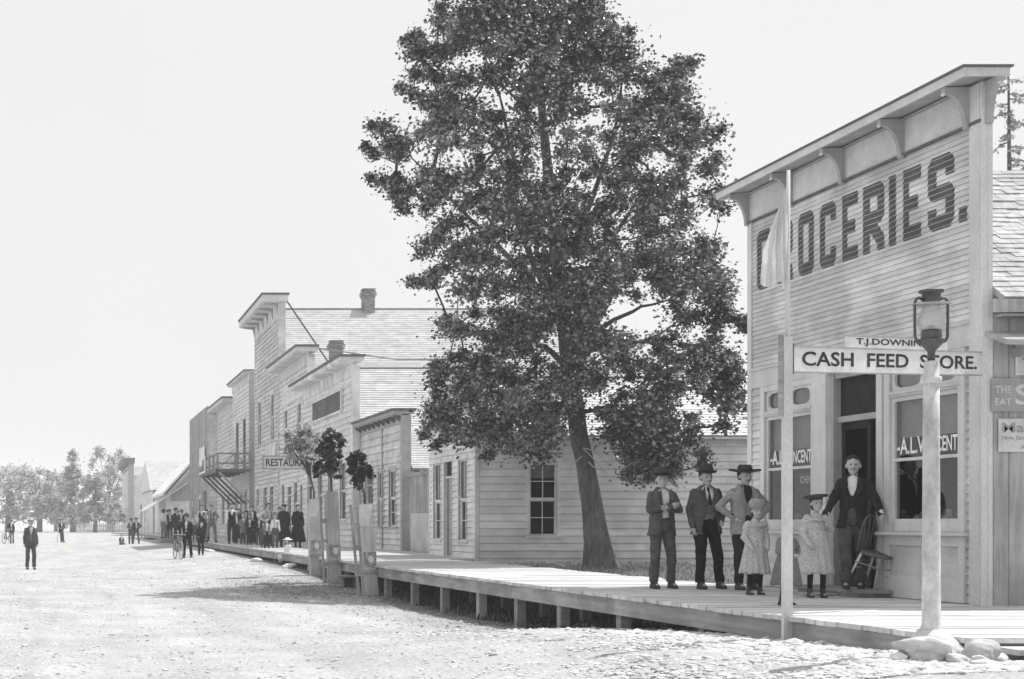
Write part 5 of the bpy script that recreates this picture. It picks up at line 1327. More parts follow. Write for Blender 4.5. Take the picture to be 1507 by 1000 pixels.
person('man in light work shirt with hands on hips under the balcony', onwalk(311, 74.5), 1.84, .3, ('hip', 'hip'), ((-.2, .1), (.17, -.1)), top='shirt', shirt='tan_cloth', trou='grey_cloth', hat='cap', hatm='felt_grey')
person('man with dark waistcoat and pale rolled sleeves left of the work shirt man', onwalk(297, 77), 1.84, -.2, ('low', 'out'), top='vest', shirt='light_cloth', vest='black_cloth', trou='black_cloth')
person('man in pale shirt and dark hat at the far end of the walk', onwalk(240, 92), 1.72, 2.4, ('hang', 'hang'), top='shirt', shirt='light_cloth', trou='grey_cloth', hat='fedora')
person('man in dark suit and round hat in the middle of the far group', onwalk(250, 93), 1.7, .3, ('hang', 'front'), cl='dark_cloth', trou='dark_cloth', hat='bowler', must=2)
person('broad man in long black coat and hat in the far group', onwalk(258, 91), 1.78, .9, ('hang', 'hang'), top='coat', cl='black_cloth', trou='black_cloth', hat='fedora', wide=1.12)
person('boy in grey jacket half hidden behind the long grey coat boy', onwalk(362, 71), 1.45, .2, ('hang', 'hang'), cl='mid_cloth', trou='dark_cloth', kid=True, hat='cap', hatm='felt_dark')
person('woman in dark dress behind the man in white sleeves and the children', onwalk(351, 73), 1.62, 0, ('front', 'front'), top='dress', cl='dark_cloth')
person('man in grey shirt between the man in white sleeves and the balcony post', onwalk(327, 76), 1.70, .2, ('hang', 'hip'), top='shirt', shirt='grey_cloth', trou='dark_cloth', hat='fedora') if 0 else None
person('boy in light blouse standing behind the man with the bicycle', onwalk(287, 78), 1.42, .2, ('hang', 'hang'), top='shirt', shirt='light_cloth', trou='mid_cloth', kid=True, hat='cap', hatm='felt_grey')
person('man in dark coat at the wall behind the far group', onwalk(246, 97), 1.72, .6, ('hang', 'hang'), top='coat', cl='dark_cloth', trou='dark_cloth', hat='bowler')
for (px_, y_, h_, cl_, ht_, lb_) in ((346, 74, 1.6, 'dark_cloth', None, 'youth in dark clothes just right of the man in white sleeves'), (375, 73, 1.5, 'mid_cloth', 'cap', 'boy in a cap behind the child in the white cap'), (385, 68, 1.25, 'dark_cloth', 'fedora', 'small boy in dark hat left of the grey dressed boy'),
        (411, 65, 1.62, 'dark_cloth', None, 'person in dark clothes between the two boys and the hatted woman'), (304, 80, 1.6, 'mid_cloth', 'fedora', 'man in grey half hidden behind the light work shirt man'), (268, 95, 1.72, 'dark_cloth', 'bowler', 'man in bowler behind the man with the bicycle'), (262, 97, 1.7, 'mid_cloth', 'cap', 'man in cap at the right edge of the far group')):
    person(lb_, onwalk(px_, y_), h_, R.uniform(-.5, .5), (R.choice(('hang', 'front', 'hip')), R.choice(('hang', 'pocket', 'low'))), cl=cl_, trou='dark_cloth', hat=ht_, kid=h_ < 1.45, shirt=R.choice(('light_cloth', 'grey_cloth')))
def onground(px, y): x = (px-98)*y/F; return (x, y, gzf(x, y)+.003)
person('man in dark suit and hat holding a bicycle in the street', onground(276, 63.5), 1.78, -.35, ('out', 'hang'), ((-.13, 0), (.15, .05)), cl='black_cloth', trou='black_cloth', hat='bowler', hatm='felt_dark', must=1, open_=.2)
person('boy in dark suit standing in the street beside the man with the bicycle', onground(295.5, 65.5), 1.36, .2, ('hip', 'hang'), cl='black_cloth', trou='black_cloth', kid=True, shirt='dark_cloth')
person('man in dark jacket and pale hat standing alone in the road at left', onground(45, 54), 1.76, .2, ('hang', 'hang'), ((-.11, 0), (.13, 0)), cl='mid_cloth', trou='mid_cloth', vest='grey_cloth', shirt='light_cloth', hat='fedora', hatm='straw', near=True, open_=.6)
person('distant man with one leg crossed leaning on a stick in the road', onground(90, 116), 1.72, .6, ('out', 'hip'), ((.02, 0), (.16, -.1)), cl='dark_cloth', trou='mid_cloth', hair='hair_d')
b = MB(); b.tube([((84-98)*116/F, 115.7, .1), ((86-98)*116/F, 115.7, 1.25)], .02, 6); tag(b.build('walking_stick', M['oldwood']), 'thin stick the distant leaning man rests on', 'stick')
person('distant man holding a bicycle at the far left edge of the road', onground(17, 112), 1.72, .2, ('out', 'hang'), ((-.05, 0), (.15, .1)), cl='dark_cloth', trou='mid_cloth', hat='cap')
person('man in dark suit and broad hat, right one of the pair before the far store', onground(200, 104), 1.74, .2, ('hang', 'hip'), ((-.2, 0), (.2, 0)), cl='dark_cloth', trou='mid_cloth', hat='wide', must=1)
person('man with arms folded, left one of the pair before the far store', onground(192.5, 104.6), 1.70, -.2, ('cross', 'cross'), cl='mid_cloth', trou='mid_cloth', hat='fedora')
px_ = onground(178.5, 103); person('boy sitting on the ground in dark clothes beside the far pair', (px_[0], px_[1], px_[2]-.30), 1.35, .3, ('lap', 'lap'), cl='mid_cloth', trou='mid_cloth', kid=True, hat='bonnet', hatm='light_cloth', sit=True)

def bicycle(label, loc, rz, heavy=1.0):
    B = thing('bicycle', label, 'bicycle', loc, rz=rz); t = .014*heavy
    for x in (-.52, .52):
        wb = MB(); wb.tube([(x+.34*math.cos(a), 0, .35+.34*math.sin(a)) for a in [2*math.pi*k/36 for k in range(37)]], .019*heavy, 6)
        wh = wb.build('wheel', M['rubber'], B, True, world=False)
        s = MB()
        for k in range(14): a = 2*math.pi*k/14; s.tube([(x, .02*(-1)**k, .35), (x+.33*math.cos(a), 0, .35+.33*math.sin(a))], .0022*heavy, 4)
        s.tube([(x, -.05, .35), (x, .05, .35)], .02, 8); s.build('spokes', M['metal_lt'], wh, world=False)
    fr = MB(); bbk = (-.06, 0, .30); st = (-.2, 0, .82); hd = (.34, 0, .86); hb = (.38, 0, .70)
    for a, c in ((bbk, st), (st, hd), (bbk, hb), (hd, hb), (st, (-.52, .03, .35)), (bbk, (-.52, .03, .35)), (hb, (.52, .03, .35)), (st, (-.52, -.03, .35)), (bbk, (-.52, -.03, .35)), (hb, (.52, -.03, .35)), (st, (-.21, 0, .92)), (hd, (.33, 0, .97))): fr.tube([a, c], t, 7)
    fr.build('frame', M['metal'], B, world=False)
    h = MB(); h.tube([(.16, -.25, .95), (.30, -.22, .99), (.36, -.08, .98), (.36, .08, .98), (.30, .22, .99), (.16, .25, .95)], t*.9, 6); h.build('handlebar', M['metal_lt'], B, world=False)
    s = MB(); s.sections([(-.23, 0, .92, .05, .05), (-.22, 0, .945, .13, .07), (-.22, 0, .965, .12, .06)], 12); s.build('saddle', M['leather'], B, True, world=False)
    p = MB(); p.tube([(-.06, -.08, .30), (-.06, .08, .30)], .012, 6); p.tube([(-.06, .08, .30), (.05, .08, .18)], .009, 5); p.tube([(-.06, -.08, .30), (-.17, -.08, .42)], .009, 5); p.box(.0, .1, .08, .16, .17, .19); p.box(-.22, -.12, -.16, -.08, .41, .43); p.build('pedals', M['metal'], B, world=False)
g_ = onground(262, 62.6); bicycle('bicycle with pale tyres held by the man in the street, seen end on', g_, math.radians(-81), 1.2)
g_ = onground(11, 111.5); bicycle('distant bicycle beside the man at the far left', g_, math.radians(-60), 1.6)

# ------------------------------------------------------------------ trees
def leaves(name, centers, per, size, m, parent, flat=.6, aspect=.62, down=.25):
    """leaf blades scattered in clumps; centers: (x, y, z, r)"""
    c = np.asarray(centers, float); n = len(c)*per
    ci = np.repeat(np.arange(len(c)), per)
    d = NR.normal(size=(n, 3)); d /= np.linalg.norm(d, axis=1)[:, None]
    rad = np.abs(NR.normal(size=n))*.62+.08
    p = c[ci, :3]+d*(c[ci, 3]*rad)[:, None]*np.array([1, 1, flat])
    p[:, 2] -= NR.random(n)*c[ci, 3]*.15
    ax = NR.normal(size=(n, 3))*[1, 1, .5]; ax[:, 2] -= down; ax += d*.6; ax /= np.linalg.norm(ax, axis=1)[:, None]
    nr = NR.normal(size=(n, 3))*.8+[0, 0, .8]; nr -= (nr*ax).sum(1)[:, None]*ax; nr /= np.linalg.norm(nr, axis=1)[:, None]
    sd = np.cross(ax, nr); L = size*NR.uniform(.55, 1.25, n)[:, None]; W_ = L*aspect
    # five-pointed outline folded on the midrib: base, side lobe, tip, side lobe + notch
    v0 = p-ax*L*.5; tip = p+ax*L*.5
    s1 = p+sd*W_*.6+nr*L*.10+ax*L*.02; s2 = p-sd*W_*.6+nr*L*.12+ax*L*.02
    b1 = p+sd*W_*.22-ax*L*.2; b2 = p-sd*W_*.22-ax*L*.2
    V = np.stack([v0, b1, s1, tip, s2, b2], 1).reshape(-1, 3); k = np.arange(n)*6
    Fq = np.concatenate([np.stack([k, k+1, k+2, k+3], 1), np.stack([k, k+3, k+4, k+5], 1)])
    return np_obj(name, V, Fq, m, parent)
def grow(trunk, centers, tipr=.012, expo=.46, zbias=.9):
    """branches: every clump is joined to the nearest earlier node that lies lower; radii follow the load"""
    nodes = [Vector(p) for p in trunk]; par = [i-1 for i in range(len(nodes))]; load = [0]*len(nodes); ends = []
    cs = sorted(centers, key=lambda c: min((Vector(c[:3])-nodes[i]).length for i in range(len(trunk))))
    for c in cs:
        t = Vector(c[:3]); best = None
        for i in range(2, len(nodes)):
            q = nodes[i]; dv = t-q; L = dv.length; cost = L+max(0, q.z-t.z+.15*L)*zbias
            if best is None or cost < best[0]: best = (cost, i)
        i = best[1]; q = nodes[i]; L = (t-q).length; n = max(2, int(L/.35)); prev = i
        mid = (q+t)/2+Vector((R.uniform(-.12, .12)*L, R.uniform(-.12, .12)*L, -.10*L+R.uniform(-.05, .05)*L))
        for k in range(1, n+1):
            u = k/n; p = q*(1-u)**2+mid*2*u*(1-u)+t*u*u; p += Vector([R.uniform(-.02, .02) for _ in range(3)])
            nodes.append(p); par.append(prev); load.append(0); prev = len(nodes)-1
        ends.append(prev)
    for e in ends:
        i = e
        while i >= 0: load[i] += 1; i = par[i]
    return nodes, par, [tipr*max(1, l)**expo for l in load]
def branches(b, nodes, par, rad, start, n=6, mn=0):
    for i in range(start, len(nodes)):
        if rad[i] < mn: continue
        a = nodes[par[i]]; r0 = min(rad[par[i]], rad[i]*1.35); b.tube([a, nodes[i]+(nodes[i]-a)*.06], [r0, rad[i]], n, False)

TX, TY = 12.93, 37.8; sT = F/TY
def tw(px, py, dy=0): s = F/(TY+dy); return Vector(((px-98)/s, TY+dy, EYE+(771-py)/s))
bt = thing('maple_tree', 'great leafy maple tree growing between the small house and the grocery', 'tree', (TX, TY, .5))
tp = [(886, 846, .0), (880, 800, 0), (871, 740, 0), (862, 690, 0), (852, 640, .05), (845, 590, .05), (838, 540, 0), (834, 500, 0), (828, 450, .1), (822, 400, 0), (818, 350, -.1), (812, 300, 0), (806, 250, .1), (800, 190, 0), (795, 130, 0), (790, 80, 0), (788, 40, 0)]
tr_ = [.41, .30, .245, .222, .215, .215, .21, .195, .17, .155, .16, .14, .12, .10, .08, .06, .04]
trunk = [tw(*p) for p in tp]
b = MB(); n = 26; V = []
for i, (p, r) in enumerate(zip(trunk[:11], tr_[:11])):
    pass
sm = []; sr = []
for i in range(len(trunk)-1):
    for k in range(5):
        u = k/5; sm.append(trunk[i].lerp(trunk[i+1], u)); sr.append(tr_[i]*(1-u)+tr_[i+1]*u)
sm.append(trunk[-1]); sr.append(tr_[-1])
for i, (p, r) in enumerate(zip(sm, sr)):
    for k in range(n):
        a = 2*math.pi*k/n; fl_ = max(0, 1-i/9); rr = r*(1+.30*fl_*fl_*(.5+.5*math.sin(a*5+.7))+.09*noise.noise((math.cos(a)*2.2, math.sin(a)*2.2, i*.22)))
        V.append((p.x+rr*math.cos(a), p.y+rr*math.sin(a), p.z-(.25 if i == 0 else 0)))
b.add(V, [(i*n+k, i*n+(k+1) % n, (i+1)*n+(k+1) % n, (i+1)*n+k) for i in range(len(sm)-1) for k in range(n)])
b.build('trunk', M['bark'], bt, True)
# main limbs seen in the photograph
limbs = [[(838, 540, 0), (862, 500, .2), (885, 455, .5), (905, 420, .8), (925, 395, 1.0), (948, 365, 1.2), (965, 325, 1.4)], [(885, 455, .5), (893, 425, .6), (900, 385, .7), (902, 345, .8)],
         [(842, 565, 0), (860, 520, -.3), (900, 507, -.6), (950, 503, -1.0), (1000, 508, -1.2)], [(862, 500, .2), (905, 470, 0), (945, 452, -.3), (990, 440, -.5)],
         [(834, 500, 0), (815, 455, -.5), (790, 400, -1.0), (765, 330, -1.5), (745, 260, -1.7)], [(828, 455, .1), (790, 420, .6), (740, 370, 1.1), (690, 320, 1.3), (640, 270, 1.3)],
         [(838, 540, 0), (800, 510, .5), (750, 500, .9), (700, 490, 1.1)], [(822, 400, 0), (850, 340, .7), (880, 270, 1.2), (905, 190, 1.5), (915, 120, 1.6)], [(818, 350, 0), (780, 290, .6), (750, 220, 1.0), (735, 140, 1.2)],
         [(828, 450, 0), (870, 400, -1.0), (915, 330, -1.6), (960, 260, -1.8)], [(845, 600, 0), (800, 590, -.6), (750, 600, -1.1), (710, 615, -1.3)], [(848, 610, 0), (890, 600, -.5), (940, 610, -.9), (985, 640, -1.1)]]
lr = [.16, .07, .08, .07, .12, .10, .08, .09, .09, .09, .06, .06]
anchors = list(trunk)
for lb, r in zip(limbs, lr):
    pts = [tw(*p) for p in lb]; b = MB(); sp = []
    for i in range(len(pts)-1):
        for k in range(3): sp.append(pts[i].lerp(pts[i+1], k/3)+(Vector([R.uniform(-.025, .025) for _ in range(3)]) if i or k else Vector()))
    sp.append(pts[-1]); b.tube(sp, [r*(1-.72*i/(len(sp)-1)) for i in range(len(sp))], 10); b.build('limb', M['bark'], bt, True); anchors += sp[1:]
prof = [(-45, 735, 840), (-10, 690, 885), (30, 655, 918), (80, 614, 950), (110, 600, 1010), (150, 588, 1040), (190, 545, 1052), (230, 542, 1068), (270, 552, 1076), (300, 575, 1078), (340, 600, 1072), (400, 610, 1082), (450, 606, 1098), (500, 628, 1098), (550, 625, 1088), (590, 618, 1090), (620, 622, 1092), (645, 660, 1070), (665, 700, 1035), (690, 740, 1005)]
holes = [(935, 470, 50, 20), (1050, 478, 32, 20), (912, 580, 24, 18), (1030, 600, 30, 10), (862, 690, 56, 56), (760, 708, 60, 30), (655, 672, 40, 24), (640, 575, 22, 18), (1040, 640, 26, 14), (640, 440, 24, 30), (600, 140, 18, 22), (1010, 60, 60, 30), (962, 70, 22, 24), (800, 228, 14, 14), (700, 92, 12, 10), (1075, 330, 20, 20), (860, 620, 22, 16)]
cen = []; tries = 0
while len(cen) < 780 and tries < 20000:
    tries += 1; py = R.uniform(-40, 700); L_ = np.interp(py, [p[0] for p in prof], [p[1] for p in prof]); R_ = np.interp(py, [p[0] for p in prof], [p[2] for p in prof])
    r = R.uniform(.22, .52); m_ = r*sT*.75
    if R_-L_ < 2*m_: continue
    px = R.uniform(L_+m_, R_-m_)
    if any(((px-h[0])/(h[2]+m_*.45))**2+((py-h[1])/(h[3]+m_*.45))**2 < 1 for h in holes): continue
    cx, hw = (L_+R_)/2, (R_-L_)/2; u = (px-cx)/hw; dm = min(hw/sT, 4.0)*math.sqrt(max(0, 1-u*u))*.92
    dy = R.choice((-1, 1))*dm*R.random()**.5 if R.random() < .8 else R.uniform(-dm, dm)
    if noise.noise((px*.014, py*.014, dy*.5+4)) < -.36: continue
    if py > 600: dy = -abs(dy)*.6 if R.random() < .6 else dy
    if py > 560 and dy > 2.9: dy = 2.9
    p = tw(px, py, 0); p = Vector((p.x, TY+dy, p.z))
    # keep the outline in the picture while standing at its own depth
    q = tw(px, py, dy); cen.append((q.x, TY+dy, q.z, r))
# twigs reaching past the outline
for (px, py) in [(655, 22), (648, 8), (612, 52), (600, 60), (590, 128), (548, 185), (538, 215), (545, 262), (606, 415), (1018, 92), (1000, 90), (1060, 190), (1088, 470), (1096, 480), (698, 540), (634, 600), (1092, 600), (700, 640), (990, 690), (975, 668), (960, 700), (730, 20), (870, 0), (925, 45), (1085, 555), (1090, 580), (625, 640), (640, 655), (905, 640), (1035, 680), (785, 655), (810, 640), (745, 655)]:
    dq = R.uniform(-1.5, .5); q = tw(px, py, dq); cen.append((q.x, q.y, q.z, R.uniform(.14, .24)))
    for k in range(3):
        f_ = (k+1)*R.uniform(14, 22); a_ = math.atan2(330-py, 830-px)+R.uniform(-.5, .5); q = tw(px+f_*math.cos(a_), py+f_*math.sin(a_), dq+R.uniform(-.4, .4)); cen.append((q.x, q.y, q.z, R.uniform(.22, .36)))
nodes, par, rad = grow([tuple(a) for a in trunk], cen[:0])
# attach the clumps to trunk and limbs
nd = list(anchors); pr = [-1]*len(nd); ld = [0]*len(nd)
P_ = np.array([tuple(a) for a in nd]); ends = []
cs = sorted(cen, key=lambda c: float(np.min(np.linalg.norm(P_-np.array(c[:3]), axis=1))))
arr = [tuple(a) for a in nd]
for c in cs:
    A_ = np.array(arr); t = np.array(c[:3]); dv = t-A_; L = np.linalg.norm(dv, axis=1); cost = L+np.maximum(0, A_[:, 2]-t[2]+.1*L)*.8
    i = int(np.argmin(cost)); q = Vector(arr[i]); t = Vector(c[:3]); Ln = (t-q).length; n = max(2, int(Ln/.4)); prev = i
    mid = (q+t)/2+Vector((R.uniform(-.14, .14)*Ln, R.uniform(-.14, .14)*Ln, -.08*Ln))
    for k in range(1, n+1):
        u = k/n; p = q*(1-u)**2+mid*2*u*(1-u)+t*u*u+Vector([R.uniform(-.03, .03) for _ in range(3)])
        arr.append(tuple(p)); pr.append(prev); ld.append(0); prev = len(arr)-1
    ends.append(prev)
for e_ in ends:
    i = e_
    while i >= 0: ld[i] += 1; i = pr[i]
b = MB()
for i in range(len(anchors), len(arr)):
    a = Vector(arr[pr[i]]); c = Vector(arr[i]); r1 = .011*max(1, ld[i])**.5; b.tube([a, c+(c-a)*.05], [min(.011*max(1, ld[pr[i]])**.5 if pr[i] >= len(anchors) else r1*1.2, r1*1.3), r1], 5, False)
b.build('branches', M['twig'], bt, True)['kind'] = 'stuff'
spots_ = [(640, 235, 70, 40), (860, 190, 60, 45), (955, 395, 95, 60), (1010, 240, 60, 70), (1000, 330, 70, 50), (700, 330, 60, 50), (660, 440, 55, 50), (760, 610, 80, 45), (690, 60, 60, 30), (900, 480, 70, 50), (1040, 590, 50, 35), (660, 610, 45, 40)]  # crown areas where bright patches are painted by paler leaves
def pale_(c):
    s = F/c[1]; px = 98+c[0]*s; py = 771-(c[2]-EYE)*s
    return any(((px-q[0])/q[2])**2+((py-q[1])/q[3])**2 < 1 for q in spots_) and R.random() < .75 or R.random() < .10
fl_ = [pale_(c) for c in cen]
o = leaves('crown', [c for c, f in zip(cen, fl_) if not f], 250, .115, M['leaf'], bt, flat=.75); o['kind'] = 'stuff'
o = leaves('highlight_leaves', [c for c, f in zip(cen, fl_) if f], 170, .12, M['leaf_highlight'], bt, flat=.75); o['kind'] = 'stuff'
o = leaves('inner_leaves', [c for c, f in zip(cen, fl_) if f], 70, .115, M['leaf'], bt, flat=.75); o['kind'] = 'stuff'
# bare dead twigs on the trunk
for q in ([(856, 672), (842, 684), (838, 700), (839, 712)], [(858, 660), (870, 672), (885, 690), (894, 700)], [(860, 660), (875, 664), (888, 676), (897, 690)], [(866, 680), (874, 688), (892, 695)]):
    b = MB(); b.tube([tw(x, y, -.45) for x, y in q], [.016, .013, .010, .006][:len(q)], 5); b.build('dead_twig', M['deadtwig'], bt)

# young trees in plank guards
def guard(px, y, x, ztop, lean, crown, label, lbt, leafm, dense, top_paper, extra_rail):
    z0 = gzf(x, y)-.12; gd = thing('tree_guard', label, 'tree guard', (x, y, z0), group='plank tree guards along the walk')
    def lx(z): return lean*(z-z0)
    w_ = .31; hh = ztop
    for s, (ax0, ax1, ay0, ay1) in enumerate(((-w_/2, w_/2, -.19, -.165), (-w_/2, w_/2, .165, .19), (-w_/2-.001, -w_/2+.024, -.164, .164), (w_/2-.024, w_/2+.001, -.164, .164))):
        b = MB(); zt = hh-(0 if s == 0 else .04+.03*s); V = []
        zs_ = [z0, zt]
        for z in zs_:
            for (a, c) in ((ax0, ay0), (ax1, ay0), (ax1, ay1), (ax0, ay1)): V.append((x+a+lx(z), y+c, z+(.02*a/w_ if z == zt else 0)))
        b.add(V, [(0,3,2,1),(4,5,6,7),(0,1,5,4),(1,2,6,5),(2,3,7,6),(3,0,4,7)]); b.build('board', M['guard'], gd)
    if extra_rail:
        b = MB(); b.beam((x-.27+lx(z0), y-.05, z0), (x-.31+lx(hh), y-.05, hh-.02), .05, .12, (0, 1, 0)); b.build('side_board', M['oldwood'], gd)
        for z in (z0+.55, z0+1.15, z0+1.65):
            b = MB(); b.box(x-.33+lx(z), x-w_/2+lx(z)-.002, y-.12, y-.02, z, z+.10); b.build('cleat', M['beam'], gd)
    for z in (z0+.62,):
        b = MB(); b.box(x-w_/2-.03+lx(z), x+w_/2+.03+lx(z), y-.222, y-.193, z, z+.09); b.build('band', M['beam'], gd)
    z = z0+.76; b = MB(); b.box(x-w_/2+.01+lx(z), x+w_/2-.01+lx(z), y-.199, y-.192, z, z+.34); pb = b.build('printed_bill', M['paper_dk'], gd)
    b = MB(); b.ell((x+lx(z)+.02, y-.2, z+.18), (.065, .006, .09), 12, 6); b.build('bill_figure', M['paper'], pb)
    if top_paper:
        b = MB(); a0 = x-w_/2+.02+lx(hh); b.add([(a0, y-.197, hh-.5), (a0+.2, y-.197, hh-.5), (a0+.32, y-.197, hh-.02), (a0, y-.197, hh-.02), (a0, y-.192, hh-.5), (a0+.2, y-.192, hh-.5), (a0+.32, y-.192, hh-.02), (a0, y-.192, hh-.02)], [(0,1,2,3),(7,6,5,4),(0,4,5,1),(1,5,6,2),(2,6,7,3),(3,7,4,0)]); b.build('paper_notice', M['paper'], gd)
    t = thing('young_tree', lbt, 'tree', (x, y, z0), group=None)
    s = F/y; ctr = [((px_-98)/s, y+R.uniform(-.4, .4), EYE+(771-py_)/s, r_) for px_, py_, r_ in crown]
    top = Vector(ctr[0][:3]); b = MB()
    pts = [(x, y, z0), (x+lx(hh)*.8, y, hh-.3), (x+lx(hh)+.02, y, hh+.2), ((x+top.x)/2+lx(hh)*.5, y, (hh+top.z)/2+.1), tuple(top)]
    b.tube(pts, [.045, .035, .03, .022, .01], 8); b.build('trunk', M['twig'], t, True)
    for c in ctr[1:]:
        b = MB(); base = Vector(pts[3]).lerp(Vector(pts[2]), R.random()*.6); b.tube([base, base.lerp(Vector(c[:3]), .5)+Vector((0, 0, .05)), c[:3]], [.014, .01, .006], 5, False); b.build('twig', M['twig'], t)
    leaves('crown', ctr, int(dense*.45), .16, M[leafm], t, flat=.9)
def blob(cx, cy, rx, ry, n, r): return [(cx, cy, r)]+[(cx+rx*R.uniform(-1, 1), cy+ry*R.uniform(-1, 1), r*R.uniform(.45, .95)) for _ in range(n*2)]
guard(543, 35.6, 6.93, 2.05, -.075, blob(528, 692, 17, 24, 11, .12)+[(513, 684, .16), (518, 672, .14)], 'nearest plank tree guard, leaning left, with a torn paper notice at its top', 'small dark leafy young tree in the nearest plank guard', 'leaf2', 75, True, True)
guard(494, 40.3, 6.92, 2.42, -.045, blob(484, 669, 18, 35, 15, .13)+[(470, 662, .14), (500, 655, .14), (496, 690, .15)], 'middle plank tree guard with a low box step at its foot', 'tall dark leafy young tree in the middle plank guard', 'leaf2', 95, False, True)
guard(464, 43.8, 6.98, 2.30, -.03, blob(446, 652, 22, 24, 14, .26), 'farthest plank tree guard with a square paper notice at its top', 'pale thin-leaved young tree in the farthest plank guard', 'leafpale', 62, True, False)
# step box, white stone
bx = thing('box_step', 'low wooden box step at the foot of the middle tree guard', 'step', (6.8, 38.7, 0))
zg = gzf(6.9, 38.6); piece('tread', M['beam'], bx, 6.62, 7.12, 38.3, 38.75, zg+.24, zg+.28); piece('side', M['oldwood'], bx, 6.78, 6.82, 38.35, 38.7, zg-.05, zg+.238); piece('side', M['oldwood'], bx, 7.06, 7.1, 38.35, 38.7, zg-.05, zg+.238); piece('back', M['oldwood'], bx, 6.82, 7.06, 38.66, 38.7, zg-.05, zg+.238)

# ------------------------------------------------------------------ stones
def stone_mesh(seed, flat=.6, sub=3):
    bm = bmesh.new(); bmesh.ops.create_icosphere(bm, subdivisions=sub, radius=1)
    for v in bm.verts:
        d = noise.noise(v.co*1.1+Vector((seed, 0, 0)))*.42+abs(noise.noise(v.co*2.2+Vector((seed, 4, 0))))*.22+noise.noise(v.co*7+Vector((seed, 4, 0)))*.04; v.co *= 1+d; v.co.z *= flat
        v.co.x = round(v.co.x*3.2)/3.2*.25+v.co.x*.75
    me = bpy.data.meshes.new('stone'); bm.to_mesh(me); bm.free(); me.materials.append(M['stone']); me.polygons.foreach_set('use_smooth', [True]*len(me.polygons)); return me
sm_ = [stone_mesh(i*7.3) for i in range(7)]
def stone(x, y, r, label, group=None, up=.0, sc3=(1, 1, 1), name='stone', me=None, rz=None):
    o = bpy.data.objects.new(name, me or R.choice(sm_)); o.location = (x, y, gzf(x, y)+up); o.scale = (r*sc3[0], r*sc3[1], r*sc3[2]); o.rotation_euler = (R.uniform(-.2, .2), R.uniform(-.2, .2), R.uniform(0, 6) if rz is None else rz)
    C.objects.link(o); tag(o, label, 'stone', group)
def gpt(px, py):       # ground point under a picture pixel
    y = 13.0
    for _ in range(25):
        x = (px-98)*y/F; y = .5*y+.5*F*(EYE-gzf(x, y))/(py-771)
    return (px-98)*y/F, y
x, y = 6.98, 12.72
stone(x, y, .21, 'largest pale boulder leaning at the foot of the lantern post', me=stone_mesh(31, .62, 4), sc3=(1.15, .75, .85), name='boulder', rz=.35, up=.08)
stone(7.38, 12.62, .14, 'rounded boulder on the right side of the lantern post foot', me=stone_mesh(44, .8, 4), sc3=(1, .9, 1.0), name='boulder', rz=1, up=.07)
mdb = MB(); mdb.sections([(7.22, 13.0, .42, .30, .26), (7.23, 13.0, .56, .24, .2), (7.22, 13.03, .66, .15, .14), (7.22, 13.05, .72, .10, .10)], 20)
mdo = mdb.build('plaster_footing', M['stone'], lp_, True)
for (sx_, sy_, r_, lb_) in ((7.14, 12.52, .075, 'small angular stone between the two lamp boulders'), (7.52, 12.6, .07, 'small angular stone at the right end of the lamp rock pile'), (6.72, 12.66, .07, 'small angular stone at the left end of the lamp rock pile'), (7.28, 12.45, .06, 'smallest angular stone in front of the lamp rock pile')):
    stone(sx_, sy_, r_, lb_, sc3=(1.2, .9, .9), up=.03)
x, y = gpt(428, 836); stone(x, y, .17, 'white rounded stone lying before the farthest tree guard', sc3=(1.5, 1, .9), up=.05)
x, y = gpt(378, 827); stone(x, y, .17, 'pale stone under the walk edge left of the sitting girl', sc3=(1.3, 1, .9), up=.03)
x, y = gpt(309, 812); stone(x, y, .2, 'pale stone beside the boy in the street', sc3=(1.5, 1, .7), up=.03)
big = [(1302, 975, .13, 1), (1262, 962, .11, 2), (1340, 985, .12, 0), (1438, 972, .12, 1), (1462, 985, .13, 2), (1490, 978, .11, 0), (1410, 990, .10, 1), (1230, 985, .11, 3), (1275, 990, .08, 1), (1195, 965, .07, 0), (1140, 958, .07, 2), (1105, 962, .06, 1), (1375, 990, .1, 2), (1318, 962, .09, 0)]
blab = ['pale river stone right of the walk-edge crack, left of the lamp boulder', 'flat pale stone on the bank well left of the lamp boulder', 'pale stone just below the left end of the lamp boulder', 'pale stone right of the lamp boulders, nearest them', 'rounded pale stone below the low side platform', 'pale stone nearest the right edge of the picture',
 'low pale stone in the gravel straight below the lantern post', 'pale stone at the bottom edge, left of the lamp boulder', 'small pale stone at the bottom edge between two larger ones', 'small stone close below the walk edge right of the flag pole', 'small pale stone just left of the flag pole foot', 'smallest bank stone, farthest left of the flag pole', 'stone at the bottom edge under the lamp boulder', 'small pale stone tucked against the walk beam near the lamp']
for (px, py, r, _), bl_ in zip(big, blab):
    x, y = gpt(px, py); stone(x, y, r*.8, bl_, 'river stones on the bank by the lantern', up=-.01, sc3=(R.uniform(.9, 1.5), 1, R.uniform(.6, .9)))
